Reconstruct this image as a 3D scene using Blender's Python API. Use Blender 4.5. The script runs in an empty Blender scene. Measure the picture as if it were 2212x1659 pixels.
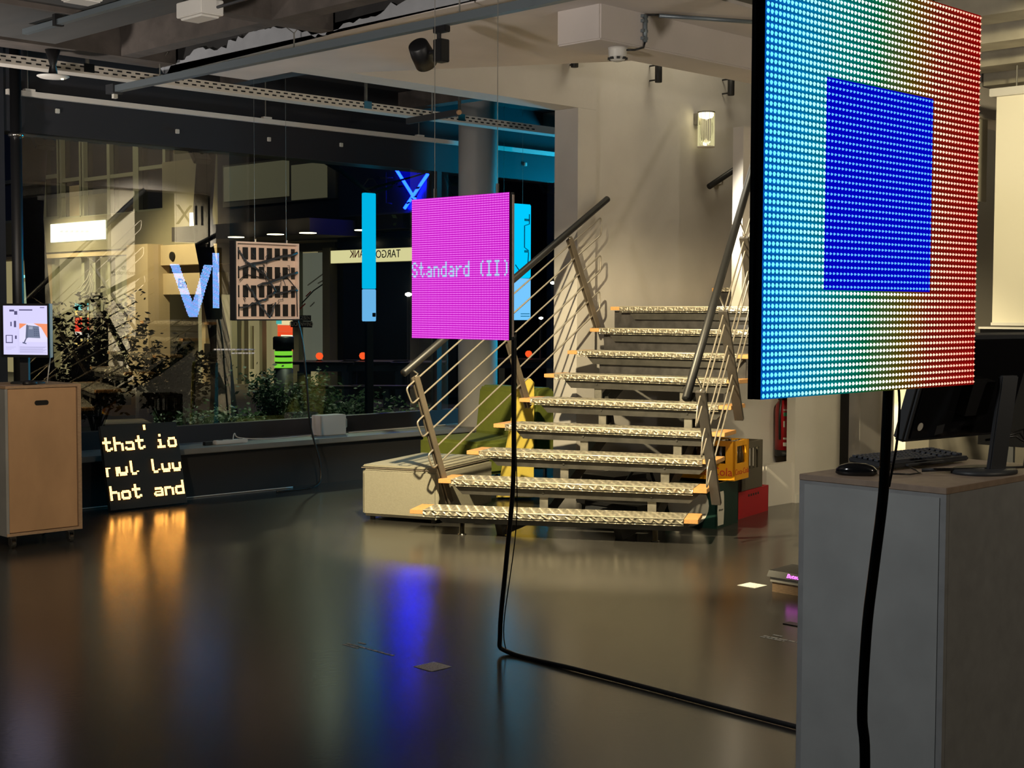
import bpy, bmesh, math, random
from mathutils import Vector, Matrix
random.seed(7)
sc = bpy.context.scene
COL = sc.collection
# ------------------------------------------------------------------ camera, world, light
S = math.sqrt(.5)
FPX, CX, CY, EYE = 3100.0, 1106.0, 829.5, 1.55
PITCH = math.atan((829.5-668)/FPX); ROLL = 0.0035
f0, r0, u0 = Vector((S, S, 0)), Vector((S, -S, 0)), Vector((0, 0, 1))
FW = f0*math.cos(PITCH)-u0*math.sin(PITCH); UPV = u0*math.cos(PITCH)+f0*math.sin(PITCH)
RG = r0*math.cos(ROLL)+UPV*math.sin(ROLL); UP = UPV*math.cos(ROLL)-r0*math.sin(ROLL)
cd = bpy.data.cameras.new('camera'); cam = bpy.data.objects.new('camera', cd); COL.objects.link(cam)
cd.sensor_width = 36; cd.lens = FPX/2212*36; cd.clip_end = 300; cd.clip_start = .05
m = Matrix((RG, UP, -FW)).transposed().to_4x4(); m.translation = (0, 0, EYE); cam.matrix_world = m
sc.camera = cam
w = bpy.data.worlds.new('night'); sc.world = w; w.use_nodes = True
w.node_tree.nodes['Background'].inputs[0].default_value = (.10, .14, .30, 1)
w.node_tree.nodes['Background'].inputs[1].default_value = .10
vs = sc.view_settings; vs.view_transform = 'Standard'; vs.look = 'None'; vs.gamma = 1; vs.use_curve_mapping = False
vs.exposure = 0.0

def aim(o, d):
    o.rotation_euler = Vector(d).to_track_quat('-Z', 'Y').to_euler()
def spot(name, loc, to, power, col, size=70, blend=.5, rad=.05):
    l = bpy.data.lights.new(name, 'SPOT'); l.energy = power; l.color = col; l.spot_size = math.radians(size); l.spot_blend = blend; l.shadow_soft_size = rad
    o = bpy.data.objects.new(name, l); COL.objects.link(o); o.location = loc; aim(o, Vector(to)-Vector(loc)); return o
def area(name, loc, to, power, col, sx, sy):
    l = bpy.data.lights.new(name, 'AREA'); l.energy = power; l.color = col; l.shape = 'RECTANGLE'; l.size = sx; l.size_y = sy
    o = bpy.data.objects.new(name, l); COL.objects.link(o); o.location = loc; aim(o, Vector(to)-Vector(loc)); return o
WARM = (1, .80, .42)
spot('stair_spot_light', (5.30, 5.86, 2.84), (7.6, 6.45, .35), 1250, (1, .83, .50), 84, .42, .035)
area('upper_floor_lamp', (9.7, 7.35, 5.0), (9.7, 7.35, 0), 30, (1, .90, .66), .9, .9)
spot('pillar_spot_light', (6.6, 2.9, 3.05), (9.3, 4.2, 1.9), 470, (1, .86, .52), 64, .7, .06)
spot('banner_fill_light', (7.62, 8.62, 3.04), (9.45, 5.2, 1.85), 3000, (1, .92, .74), 38, .5, .03)  # added light without a fixture, brightens the banners for their window reflection
spot('crate_spot_light', (5.98, 3.84, 2.86), (8.5, 6.2, .35), 300, (1, .84, .55), 28, .7, .04)
spot('screen_fill_light', (4.1, 6.3, 3.04), (7.07, 10.0, 1.75), 460, (1, .80, .62), 22, .6, .04)  # added spot without a fixture, brightens the back-turned screen
spot('window_fill_light', (2.9, 9.1, 1.86), (4.0, 9.4, 3.6), 190, (1, .92, .84), 150, .9, .10)  # added uplight out of view, lifts the column and window header
spot('plinth_fill_light', (1.2, 4.6, 3.12), (4.5, 8.9, .6), 420, (1, .80, .56), 50, .9, .08)  # added light without a fixture, brightens the birch plinth
spot('desk_fill_light', (1.0, 3.0, 3.1), (3.9, 2.3, .6), 170, (.96, .97, .95), 56, .9, .08)  # added cool fill for the side of the grey plinth
spot('near_fill_light', (4.6, -1.4, 3.1), (4.3, 2.0, .5), 120, (1, .84, .62), 60, .9, .08)  # added fill for the grey plinth's front, no lamp modelled
spot('ceiling_fill_light', (1.45, 4.5, 1.86), (2.6, 5.2, 3.6), 400, (1, .91, .82), 150, .9, .10)  # added uplight out of view, brightens the white ceiling
spot('rear_fill_light', (4.4, -.8, 1.86), (5.4, .6, 3.6), 330, (1, .90, .76), 150, .9, .10)  # added uplight out of view for the beam face and right-hand ribs
spot('street_light', (13.6, 24.6, 4.2), (15.9, 24.8, 0.4), 720, (1, .84, .44), 105, .9, .2)
spot('street_light_far', (13.6, 29.3, 4.2), (15.9, 29.0, 0.4), 800, (1, .86, .46), 105, .9, .2)
spot('street_light_high', (11.5, 27.0, 7.0), (15.9, 27.0, 4.2), 420, (1, .90, .55), 110, .9, .2)
spot('planter_light', (10.5, 13.6, 3.6), (10.2, 12.7, .3), 230, (.85, 1, .66), 120, .8, .1)
spot('terrace_fill_light', (13.6, 16.6, 4.2), (13.9, 16.9, .4), 160, (1, .88, .62), 110, .8, .1)  # added light to lift the terrace tables, no lamp modelled

# ------------------------------------------------------------------ pixel rays -> points on known planes
def ray(x, y): return FW+RG*((x-CX)/FPX)-UP*((y-CY)/FPX)
EYEV = Vector((0, 0, EYE))
def onX(x, y, v): d = ray(x, y); return EYEV+d*(v/d.x)
def onY(x, y, v): d = ray(x, y); return EYEV+d*(v/d.y)
def onZ(x, y, v): d = ray(x, y); return EYEV+d*((v-EYE)/d.z)

# ------------------------------------------------------------------ materials
def lin(c):
    if isinstance(c, str):
        c = [int(c[i:i+2], 16)/255 for i in (0, 2, 4)]
        c = [x/12.92 if x <= .04045 else ((x+.055)/1.055)**2.4 for x in c]
    return (*c[:3], 1)
MC = {}
def mat(name, col, rough=.6, metal=0, noise=0, nscale=8, bump=0, bscale=60, emit=None, es=0, spec=.5, stretch=None, alpha=None):
    if name in MC: return MC[name]
    m = bpy.data.materials.new(name); m.use_nodes = True; nt = m.node_tree; b = nt.nodes['Principled BSDF']
    b.inputs['Base Color'].default_value = lin(col); b.inputs['Roughness'].default_value = rough; b.inputs['Metallic'].default_value = metal
    b.inputs['Specular IOR Level'].default_value = spec
    if emit is not None:
        b.inputs['Emission Color'].default_value = lin(emit); b.inputs['Emission Strength'].default_value = es
    if noise or bump:
        tc = nt.nodes.new('ShaderNodeTexCoord'); mp = nt.nodes.new('ShaderNodeMapping'); nt.links.new(tc.outputs['Object'], mp.inputs[0])
        if stretch: mp.inputs['Scale'].default_value = stretch
    if noise:
        n = nt.nodes.new('ShaderNodeTexNoise'); n.inputs['Scale'].default_value = nscale; n.inputs['Detail'].default_value = 5
        nt.links.new(mp.outputs[0], n.inputs['Vector'])
        mr = nt.nodes.new('ShaderNodeMapRange'); mr.inputs[1].default_value = .25; mr.inputs[2].default_value = .75
        mr.inputs[3].default_value = 1-noise; mr.inputs[4].default_value = 1+noise
        nt.links.new(n.outputs['Fac'], mr.inputs[0])
        mx = nt.nodes.new('ShaderNodeMix'); mx.data_type = 'RGBA'; mx.blend_type = 'MULTIPLY'; mx.inputs[0].default_value = 1
        mx.inputs[6].default_value = lin(col); nt.links.new(mr.outputs[0], mx.inputs[7]); nt.links.new(mx.outputs[2], b.inputs['Base Color'])
    if bump:
        n2 = nt.nodes.new('ShaderNodeTexNoise'); n2.inputs['Scale'].default_value = bscale; nt.links.new(mp.outputs[0], n2.inputs['Vector'])
        bp = nt.nodes.new('ShaderNodeBump'); bp.inputs['Strength'].default_value = bump; bp.inputs['Distance'].default_value = .01
        nt.links.new(n2.outputs['Fac'], bp.inputs['Height']); nt.links.new(bp.outputs[0], b.inputs['Normal'])
    MC[name] = m; return m
def emat(name, col, s, sample='AUTO'):
    if name in MC: return MC[name]
    m = bpy.data.materials.new(name); m.use_nodes = True; nt = m.node_tree; nt.nodes.clear()
    e = nt.nodes.new('ShaderNodeEmission'); o = nt.nodes.new('ShaderNodeOutputMaterial'); e.inputs[0].default_value = lin(col); e.inputs[1].default_value = s
    nt.links.new(e.outputs[0], o.inputs[0]); m.cycles.emission_sampling = sample; MC[name] = m; return m
def vmat(name, s, sample='AUTO'):      # emission colour from the mesh's colour attribute: the pixels of a screen
    if name in MC: return MC[name]
    m = bpy.data.materials.new(name); m.use_nodes = True; nt = m.node_tree; nt.nodes.clear()
    a = nt.nodes.new('ShaderNodeVertexColor'); a.layer_name = 'Col'
    e = nt.nodes.new('ShaderNodeEmission'); o = nt.nodes.new('ShaderNodeOutputMaterial'); e.inputs[1].default_value = s
    nt.links.new(a.outputs[0], e.inputs[0]); nt.links.new(e.outputs[0], o.inputs[0]); m.cycles.emission_sampling = sample; MC[name] = m; return m
def glassmat(name, ior, tint=(1, 1, 1)):
    m = bpy.data.materials.new(name); m.use_nodes = True; nt = m.node_tree; nt.nodes.clear()
    t = nt.nodes.new('ShaderNodeBsdfTransparent'); t.inputs[0].default_value = (*tint, 1)
    g = nt.nodes.new('ShaderNodeBsdfGlossy'); g.inputs['Roughness'].default_value = 0; fr = nt.nodes.new('ShaderNodeFresnel'); fr.inputs[0].default_value = ior
    mx = nt.nodes.new('ShaderNodeMixShader'); o = nt.nodes.new('ShaderNodeOutputMaterial')
    nt.links.new(fr.outputs[0], mx.inputs[0]); nt.links.new(t.outputs[0], mx.inputs[1]); nt.links.new(g.outputs[0], mx.inputs[2]); nt.links.new(mx.outputs[0], o.inputs[0]); MC[name] = m; return m

# ------------------------------------------------------------------ mesh builder
class MB:
    def __init__(s): s.v = []; s.f = []; s.c = []
    def q(s, pts, c=None):
        n = len(s.v); s.v += [tuple(p) for p in pts]; s.f.append(list(range(n, n+len(pts))))
        if c is not None: s.c += [c]*len(pts)
        return s
    def box(s, x0, x1, y0, y1, z0, z1, M=None):
        n = len(s.v); P = [(x0, y0, z0), (x1, y0, z0), (x1, y1, z0), (x0, y1, z0), (x0, y0, z1), (x1, y0, z1), (x1, y1, z1), (x0, y1, z1)]
        if M is not None: P = [tuple(M @ Vector(p)) for p in P]
        s.v += P; s.f += [[n+i for i in k] for k in ((0, 3, 2, 1), (4, 5, 6, 7), (0, 1, 5, 4), (1, 2, 6, 5), (2, 3, 7, 6), (3, 0, 4, 7))]; return s
    def prism(s, poly, z0, z1, M=None):
        n = len(s.v); k = len(poly); P = [(p[0], p[1], z0) for p in poly]+[(p[0], p[1], z1) for p in poly]
        if M is not None: P = [tuple(M @ Vector(p)) for p in P]
        s.v += P; s.f.append([n+i for i in range(k)][::-1]); s.f.append([n+k+i for i in range(k)])
        for i in range(k): j = (i+1) % k; s.f.append([n+i, n+j, n+k+j, n+k+i])
        return s
    def tube(s, pts, r, seg=8, caps=True):
        pts = [Vector(p) for p in pts]; n0 = len(s.v); rs = r if isinstance(r, (list, tuple)) else [r]*len(pts)
        prev = None
        for i, p in enumerate(pts):
            t = (pts[min(i+1, len(pts)-1)]-pts[max(i-1, 0)]).normalized()
            if prev is None:
                a = t.orthogonal().normalized()
            else:
                a = (prev-t*prev.dot(t)); a = a.normalized() if a.length > 1e-6 else t.orthogonal().normalized()
            prev = a; b = t.cross(a)
            for k in range(seg):
                an = 2*math.pi*k/seg; s.v.append(tuple(p+(a*math.cos(an)+b*math.sin(an))*rs[i]))
        for i in range(len(pts)-1):
            for k in range(seg):
                k2 = (k+1) % seg; s.f.append([n0+i*seg+k, n0+i*seg+k2, n0+(i+1)*seg+k2, n0+(i+1)*seg+k])
        if caps:
            s.f.append([n0+k for k in range(seg)][::-1]); s.f.append([n0+(len(pts)-1)*seg+k for k in range(seg)])
        return s
    def lathe(s, c, prof, seg=20):
        n0 = len(s.v)
        for (r, z) in prof:
            for k in range(seg): an = 2*math.pi*k/seg; s.v.append((c[0]+r*math.cos(an), c[1]+r*math.sin(an), c[2]+z))
        for i in range(len(prof)-1):
            for k in range(seg): k2 = (k+1) % seg; s.f.append([n0+i*seg+k, n0+i*seg+k2, n0+(i+1)*seg+k2, n0+(i+1)*seg+k])
        s.f.append([n0+k for k in range(seg)][::-1]); s.f.append([n0+(len(prof)-1)*seg+k for k in range(seg)]); return s
    def build(s, name, m, parent=None, smooth=False, bevel=0, bseg=2):
        me = bpy.data.meshes.new(name); me.from_pydata(s.v, [], s.f)
        if s.c:
            a = me.color_attributes.new('Col', 'FLOAT_COLOR', 'POINT')
            a.data.foreach_set('color', [x for c in s.c for x in (*c[:3], 1)])
        me.update(); bm = bmesh.new(); bm.from_mesh(me)
        if not s.c: bmesh.ops.recalc_face_normals(bm, faces=bm.faces)
        if bevel: bmesh.ops.bevel(bm, geom=list(bm.edges), offset=bevel, segments=bseg, affect='EDGES', clamp_overlap=True)
        bm.to_mesh(me); bm.free()
        if smooth: me.polygons.foreach_set('use_smooth', [True]*len(me.polygons))
        o = bpy.data.objects.new(name, me); COL.objects.link(o)
        if m is not None: me.materials.append(m if not isinstance(m, str) else MC[m])
        if parent is not None: par(o, parent)
        return o
def par(o, p):
    o.parent = p; o.matrix_parent_inverse = Matrix.Translation(-p.location)
def thing(name, label, cat, loc=(0, 0, 0), group=None):
    o = bpy.data.objects.new(name, None); COL.objects.link(o); o.location = loc; o.empty_display_size = .1; tag(o, label, cat, group); return o
def tag(o, label=None, cat=None, group=None, kind=None):
    if label: o['label'] = label
    if cat: o['category'] = cat
    if group: o['group'] = group
    if kind: o['kind'] = kind
    return o
def struct(o, label=None): return tag(o, label, None, None, 'structure')
def sub(name, mb, m, part, **k): return mb.build(name, m, part, **k)      # sub-part: a child of a part
def text(name, body, m, size, M, parent=None, ext=.001, align='CENTER', sp=1):
    c = bpy.data.curves.new(name, 'FONT'); c.body = body; c.size = size; c.extrude = ext; c.align_x = align; c.align_y = 'CENTER'; c.space_character = sp
    c.resolution_u = 3
    c.materials.append(MC[m] if isinstance(m, str) else m); tmp = bpy.data.objects.new(name, c); me = bpy.data.meshes.new_from_object(tmp); bpy.data.objects.remove(tmp)
    o = bpy.data.objects.new(name, me); COL.objects.link(o)
    o.matrix_world = M
    if parent is not None:
        par(o, parent); o.matrix_basis = M
    return o
def frame3(x, y, z, o):                   # matrix with given axes and origin
    M = Matrix((Vector(x), Vector(y), Vector(z))).transposed().to_4x4(); M.translation = Vector(o); return M
XA, YA, ZA = Vector((1, 0, 0)), Vector((0, 1, 0)), Vector((0, 0, 1))
def B(name, m, parent, *b, **k): return MB().box(*b).build(name, m, parent, **k)

# ------------------------------------------------------------------ palette
mat('floor_lino', (.032, .030, .027), .215, noise=.2, nscale=1.6, bump=.03, bscale=40, spec=.95)
mat('white_plaster', (.54, .51, .475), .85, noise=.06, nscale=3, bump=.08, bscale=25)
mat('ceiling_white', (.55, .50, .47), .85, noise=.08, nscale=2.2, bump=.1, bscale=18)
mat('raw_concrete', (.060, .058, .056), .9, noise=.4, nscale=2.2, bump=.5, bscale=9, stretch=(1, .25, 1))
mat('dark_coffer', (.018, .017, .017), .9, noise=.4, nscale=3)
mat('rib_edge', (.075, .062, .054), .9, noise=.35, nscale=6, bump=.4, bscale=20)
mat('header_dark', (.022, .022, .027), .55, noise=.1, nscale=2)
mat('bench_dark', (.020, .019, .020), .7)
mat('sill_grey', (.20, .19, .175), .5, noise=.1, nscale=4)
mat('black', (.008, .008, .009), .45)
mat('black_gloss', (.006, .006, .007), .12)
mat('black_rubber', (.010, .010, .011), .32)
mat('charcoal', (.03, .032, .036), .5)
mat('galv', (.20, .19, .165), .45, .4, noise=.35, nscale=14)
mat('galv_dark', (.055, .052, .046), .5, .3, noise=.35, nscale=12)
mat('riser', (.045, .042, .042), .6, .2, noise=.5, nscale=14)
mat('steel_brown', (.20, .165, .125), .42, .5, noise=.2, nscale=6)
mat('chrome', (.62, .60, .56), .16, 1)
mat('rail_steel', (.36, .32, .26), .36, .5); mat('rib_lit', (.36, .33, .26), .9, noise=.2, nscale=5, bump=.4, bscale=14); mat('plaster_grey', (.30, .31, .33), .9, noise=.1, nscale=8, bump=.3, bscale=20)
mat('handrail', (.014, .014, .015), .42, spec=.35)
mat('wood_end', (.62, .33, .12), .55, noise=.22, nscale=30, stretch=(1, 6, 6))
mat('birch', (.50, .31, .17), .55, noise=.16, nscale=4.5, stretch=(1, 1, .5))
mat('birch_edge', (.40, .27, .17), .6, noise=.25, nscale=50, stretch=(1, 1, 8))
mat('grey_board', (.30, .31, .31), .55, noise=.1, nscale=6)
mat('grey_edge', (.23, .235, .24), .6, noise=.1, nscale=20)
mat('plinth_top', (.27, .20, .15), .5, noise=.15, nscale=30)
mat('white_paint', (.60, .58, .54), .5)
mat('metal_track', (.16, .19, .21), .4, .4)
mat('rail_white', (.78, .72, .64), .5)
mat('ottoman', (.31, .29, .22), .9, noise=.06, nscale=60, bump=.25, bscale=220)
mat('green_fabric', (.135, .16, .018), .9, noise=.12, nscale=12, bump=.2, bscale=160)
mat('yellow_fabric', (.60, .46, .075), .9, noise=.08, nscale=10, bump=.2, bscale=160)
mat('taupe_fabric', (.24, .20, .16), .9, noise=.1, nscale=20)
mat('yellow_plastic', (.80, .36, .01), .4)
mat('green_plastic', (.006, .030, .024), .4)
mat('grey_plastic', (.10, .088, .065), .45)
mat('red_plastic', (.42, .012, .022), .38)
mat('red_metal', (.38, .012, .018), .32)
mat('label_white', (.62, .60, .53), .6)
mat('label_green', (.05, .30, .13), .6)
mat('print_red', (.55, .03, .02), .6)
mat('print_dark', (.02, .02, .02), .6)
mat('sticker', (.66, .65, .63), .6, noise=.45, nscale=160)
mat('bottle', (.05, .03, .012), .15)
mat('cap_metal', (.55, .52, .46), .25, .9)
mat('key', (.055, .06, .075), .5)
mat('cream_wall', (.66, .60, .47), .85, noise=.04, nscale=3)
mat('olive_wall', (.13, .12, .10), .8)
mat('screen_white', (.74, .70, .58), .9)
mat('led_black', (.006, .006, .006), .5)
mat('back_white', (.74, .58, .48), .6)
mat('facade', (.22, .195, .13), .85, noise=.12, nscale=1.2)
mat('facade_beige', (.46, .36, .23), .85, noise=.06, nscale=2)
mat('facade_dark', (.045, .035, .036), .85, noise=.1, nscale=1)
mat('facade_band', (.14, .125, .095), .8)
mat('win_frame', (.26, .26, .185), .6)
mat('win_dark', (.012, .013, .014), .15)
mat('win_lit', (.10, .095, .06), .5, emit=(.36, .34, .19), es=.17)
mat('shop_glass', (.11, .11, .075), .25, emit=(.50, .42, .20), es=.50)
mat('shop_teal', (.09, .11, .095), .2, emit=(.34, .36, .26), es=.30)
mat('bark', (.016, .014, .012), .9, noise=.5, nscale=14, bump=.6, bscale=30)
mat('leaf_silhouette', (.003, .004, .002), .9, spec=.05)  # near-black puts the shrubs' silhouette shade into the leaf colour
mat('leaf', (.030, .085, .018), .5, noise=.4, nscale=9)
mat('soil', (.015, .014, .010), .95, noise=.4, nscale=12)
mat('paving', (.035, .034, .033), .8, noise=.3, nscale=2)
mat('table_wood', (.20, .19, .16), .6)
mat('table_dark', (.05, .035, .03), .5)
glassmat('window_glass', 2.4, (.93, .95, .95)); glassmat('lamp_glass', 1.5)
emat('lamp_warm', (1, .86, .45), 9); emat('sign_white', (1, .93, .66), 2.6); emat('sign_cream', (1, .93, .45), .85)
emat('downlight', (1, .90, .52), 7); emat('neon_blue', (.02, .10, 1), 16); emat('neon_core', (.001, .007, 1), 75)
emat('orange_glow', (1, .10, .02), 1.3); emat('green_glow', (.30, 1, .06), .8); emat('cyan_glow', (.0, .62, .95), 2.2)
emat('white_dim', (.8, .9, 1), .5); emat('street_dot', (1, .95, .75), 12)

# ------------------------------------------------------------------ structure
struct(B('floor', 'floor_lino', None, -3, 14, -4, 10.2, -.12, 0), 'dark glossy linoleum floor of the showroom')
wb = struct(B('wall_back', 'bench_dark', None, 3.0, 13, 10.15, 10.85, -.1, .36), 'low black wall under the shop window')
struct(B('trim_1', 'sill_grey', None, 3.0, 13, 10.08, 10.86, .36, .405, bevel=.006), 'grey window sill running under the shop window')
struct(B('wall_back_header', 'header_dark', None, 2.6, 13, 10.55, 10.80, 2.90, 3.75), 'dark header panel above the shop window')
win = bpy.data.objects.new('window_1', None); COL.objects.link(win); struct(win, 'large shop window looking out on the street at night')
pane = MB().q([(5.2, 10.58, .55), (13, 10.58, .55), (13, 10.58, 2.90), (5.2, 10.58, 2.90)]).build('pane', 'window_glass', win)
if pane.data.polygons[0].normal.y > 0: pane.data.flip_normals()
B('window_rail', 'header_dark', win, 3.0, 13, 10.55, 10.65, .405, .55)
B('mullion', 'charcoal', win, 9.50, 9.56, 10.55, 10.62, .55, 2.90)
B('mullion', 'charcoal', win, 9.56, 9.63, 10.62, 10.70, .55, 2.90)
struct(B('wall_left', 'header_dark', None, 2.6, 5.05, 10.53, 10.8, -.1, 3.75), 'dark wall beside the shop window')
struct(B('wall_back_left', 'header_dark', None, -3, 2.65, 10.6, 10.9, -.1, 3.75))
struct(B('wall_front', 'white_plaster', None, -3.1, -3, -4, 10.9, 0, 3.7)); struct(B('wall_near', 'white_plaster', None, -3, 14, -4.1, -4, 0, 3.7))
p = MB().lathe((5.09, 10.42, 0), [(.042, 0), (.042, 3.6)], 14).build('pipe', 'black', None, True)
pp = thing('pipe_post', 'black pipe with a chrome collar beside the shop window', 'pipe', (5.09, 10.42, 0)); par(p, pp); p.name = 'pipe'
MB().lathe((5.09, 10.42, 2.84), [(.05, 0), (.058, .008), (.058, .022), (.05, .03)], 14).build('collar', 'chrome', pp, True)

# ceilings
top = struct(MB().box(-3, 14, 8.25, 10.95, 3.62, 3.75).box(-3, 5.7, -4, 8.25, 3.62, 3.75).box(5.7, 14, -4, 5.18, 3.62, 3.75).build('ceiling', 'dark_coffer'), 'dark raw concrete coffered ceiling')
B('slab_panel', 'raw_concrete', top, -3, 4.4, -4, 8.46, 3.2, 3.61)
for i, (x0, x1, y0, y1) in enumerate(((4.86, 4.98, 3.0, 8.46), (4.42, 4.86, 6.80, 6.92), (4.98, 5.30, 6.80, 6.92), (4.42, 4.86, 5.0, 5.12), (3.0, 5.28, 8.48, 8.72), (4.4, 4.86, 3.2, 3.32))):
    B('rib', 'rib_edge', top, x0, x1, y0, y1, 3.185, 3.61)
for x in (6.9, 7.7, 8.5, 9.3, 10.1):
    B('rib', 'rib_lit', top, x, x+.26, -4, 5.15, 3.22, 3.61)  # right-hand ribs: the light on them is put into a paler concrete colour
for x in (7.0, 9.0, 11.0):
    B('rib', 'rib_edge', top, x, x+.14, 8.3, 10.66, 3.45, 3.61)
cw = MB().prism([(5.32, 8.72), (6.03, 8.72), (6.03, 7.948), (6.33, 7.948), (7.73, 5.49), (7.73, 4.7), (5.45, 4.65), (5.36, 5.3)], 3.19, 3.21).build('ceiling_plaster', 'ceiling_white'); struct(cw, 'white plastered ceiling with a ragged edge')
rag = [(8.72, 3.19), (4.9, 3.19)]; y = 4.9
while y < 8.7:
    rag.append((y, 3.25+.05*math.sin(y*2.6)+.03*math.sin(y*7)+random.uniform(-.018, .018)+(.05 if 5.4 < y < 6.3 else 0)-(.05 if 7.9 < y else 0))); y += random.uniform(.02, .06)
MB().prism(rag, 0, .012, frame3(YA, ZA, XA, (5.305, 0, 0))).build('plaster_edge', 'plaster_grey', cw)
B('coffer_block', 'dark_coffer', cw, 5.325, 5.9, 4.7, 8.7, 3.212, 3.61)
# upper floor seen through the stair opening
struct(B('ceiling_upper', 'white_plaster', None, 5.6, 14, 5.0, 8.3, 5.4, 5.5))
struct(B('wall_upper_near', 'white_plaster', None, 5.6, 14, 5.02, 5.17, 3.5, 5.4)); struct(B('wall_upper_side', 'white_plaster', None, 5.6, 5.7, 5.17, 8.25, 3.27, 5.4))
struct(B('ceiling_beam', 'ceiling_white', None, 5.84, 13, 5.18, 5.50, 3.0, 3.5, bevel=.008), 'white downstand beam crossing above the stairs')
# stair wall
sw = struct(B('wall_stair', 'white_plaster', None, 8.92, 14, 8.0, 8.25, 0, 5.4), 'white plastered wall beside the staircase')
mat('matte_black', (.005, .005, .005), 1, spec=.05)
struct(B('wall_stair_mask', 'matte_black', None, 8.93, 13.5, 8.252, 8.29, 0, 3.4), 'unseen black sheet added behind the stair wall to darken its reflection')  # added sheet, keeps the cyan-lit wall out of the window reflection
struct(MB().box(8.7, 8.92, 7.95, 8.21, 0, 3.19).build('pillar_stair', 'white_plaster'), 'white pillar at the end of the stair wall')
struct(MB().box(6.032, 8.92, 7.95, 8.21, 3.191, 5.4).build('wall_stair_lintel', 'white_plaster'), 'white lintel above the stair opening')
struct(B('wall_stair_end', 'white_plaster', None, 13.9, 14, 5.2, 8.2, 0, 5.4))
# column by the window
struct(MB().lathe((9.743, 10.22, 0), [(.1935, 0), (.1935, 3.62)], 40).build('column', 'white_plaster', None, True), 'round white column beside the shop window')
# right-hand walls
struct(B('wall_right', 'white_plaster', None, 9.74, 10.40, 6.52, 6.60, 0, 3.0), 'white wall behind the fire extinguisher')
struct(B('trim_2', 'white_plaster', None, 9.38, 10.2, 6.80, 6.90, 0, 3.0)); struct(B('baseboard_right', 'white_paint', None, 9.74, 10.40, 6.50, 6.518, 0, .07))
struct(B('wall_right_low', 'white_plaster', None, 9.38, 9.739, 6.54, 6.60, 0, .33))
struct(B('door_1', 'black', None, 10.40, 10.60, 6.56, 6.62, 0, 2.6), 'narrow black door gap in the white wall')
struct(B('wall_right_far', 'white_plaster', None, 10.60, 14, 6.45, 6.60, 0, 3.6))
struct(B('wall_under_stair', 'white_plaster', None, 9.16, 9.38, 6.80, 6.95, 0, 1.3))
pil = thing('banner_panel', 'tall white text panel standing behind the big LED screen', 'panel', (9.16, 5.16, 0))
B('board', 'cream_wall', pil, 9.0, 9.326, 5.115, 5.207, .30, 3.0); B('foot', 'charcoal', pil, 9.02, 9.30, 5.10, 5.22, 0, .299); MB().tube([(9.16, 5.16, 3.0), (9.16, 5.16, 3.2)], .006, 6).build('hanger', 'galv', pil)
text('lettering', 'gy\ntechnology', 'print_dark', .075, frame3(-XA, ZA, YA, (9.16, 5.2085, 2.02)), pil, .0005)
for k in range(9): B('text_line', 'print_dark', pil, 9.05+.02*(k % 3), 9.27, 5.2075, 5.208, 1.55-.05*k, 1.556-.05*k)
pb2 = thing('hanging_banner', 'white banner with large numerals hanging behind the big LED screen', 'banner', (10.1, 5.25, 2.4))
B('cloth', 'cream_wall', pb2, 9.87, 10.36, 5.24, 5.25, 2.38, 3.15); MB().tube([(9.85, 5.245, 3.17), (10.38, 5.245, 3.17)], .012, 8).build('rod', 'galv', pb2); MB().tube([(10.1, 5.245, 3.18), (10.1, 5.245, 3.5)], .004, 6).build('hanger', 'galv', pb2)
text('lettering', 'IIX', 'print_dark', .36, frame3(-XA, ZA, YA, (10.1, 5.2515, 2.72)), pb2, .0005)
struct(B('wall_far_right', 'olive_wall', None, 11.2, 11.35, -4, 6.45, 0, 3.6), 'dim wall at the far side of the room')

# ------------------------------------------------------------------ staircase
st = thing('staircase', 'steel winder staircase with chequer-plate treads, wooden tread ends and rod railings', 'staircase', (7.4, 6.6, 0))
def plate_mat():
    m = mat('chequer', (.50, .46, .36), .36, .45); nt = m.node_tree; b = nt.nodes['Principled BSDF']; tc = nt.nodes.new('ShaderNodeTexCoord'); hs = []
    for rz, rx in ((35, 40), (-40, -35)):
        mp = nt.nodes.new('ShaderNodeMapping'); mp.inputs['Rotation'].default_value = (math.radians(rx), math.radians(rx), math.radians(rz)); nt.links.new(tc.outputs['Object'], mp.inputs[0])
        w1 = nt.nodes.new('ShaderNodeTexWave'); w1.bands_direction = 'X'; w1.inputs['Scale'].default_value = 15; nt.links.new(mp.outputs[0], w1.inputs['Vector'])
        w2 = nt.nodes.new('ShaderNodeTexWave'); w2.bands_direction = 'Y'; w2.inputs['Scale'].default_value = 7.5; nt.links.new(mp.outputs[0], w2.inputs['Vector'])
        mu = nt.nodes.new('ShaderNodeMath'); mu.operation = 'MULTIPLY'; nt.links.new(w1.outputs['Fac'], mu.inputs[0]); nt.links.new(w2.outputs['Fac'], mu.inputs[1]); hs.append(mu)
    mxm = nt.nodes.new('ShaderNodeMath'); mxm.operation = 'MAXIMUM'; nt.links.new(hs[0].outputs[0], mxm.inputs[0]); nt.links.new(hs[1].outputs[0], mxm.inputs[1])
    bp = nt.nodes.new('ShaderNodeBump'); bp.inputs['Strength'].default_value = 1; bp.inputs['Distance'].default_value = .012; nt.links.new(mxm.outputs[0], bp.inputs['Height']); nt.links.new(bp.outputs[0], b.inputs['Normal'])
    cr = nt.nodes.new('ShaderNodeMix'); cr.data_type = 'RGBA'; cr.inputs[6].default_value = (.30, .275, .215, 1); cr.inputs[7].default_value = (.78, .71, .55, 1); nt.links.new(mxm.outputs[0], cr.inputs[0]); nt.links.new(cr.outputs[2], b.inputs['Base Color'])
plate_mat(); mat('edge_highlight_metal', (.80, .74, .58), .3, .3); mat('post_dark', (.06, .052, .045), .42, .4)
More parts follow.
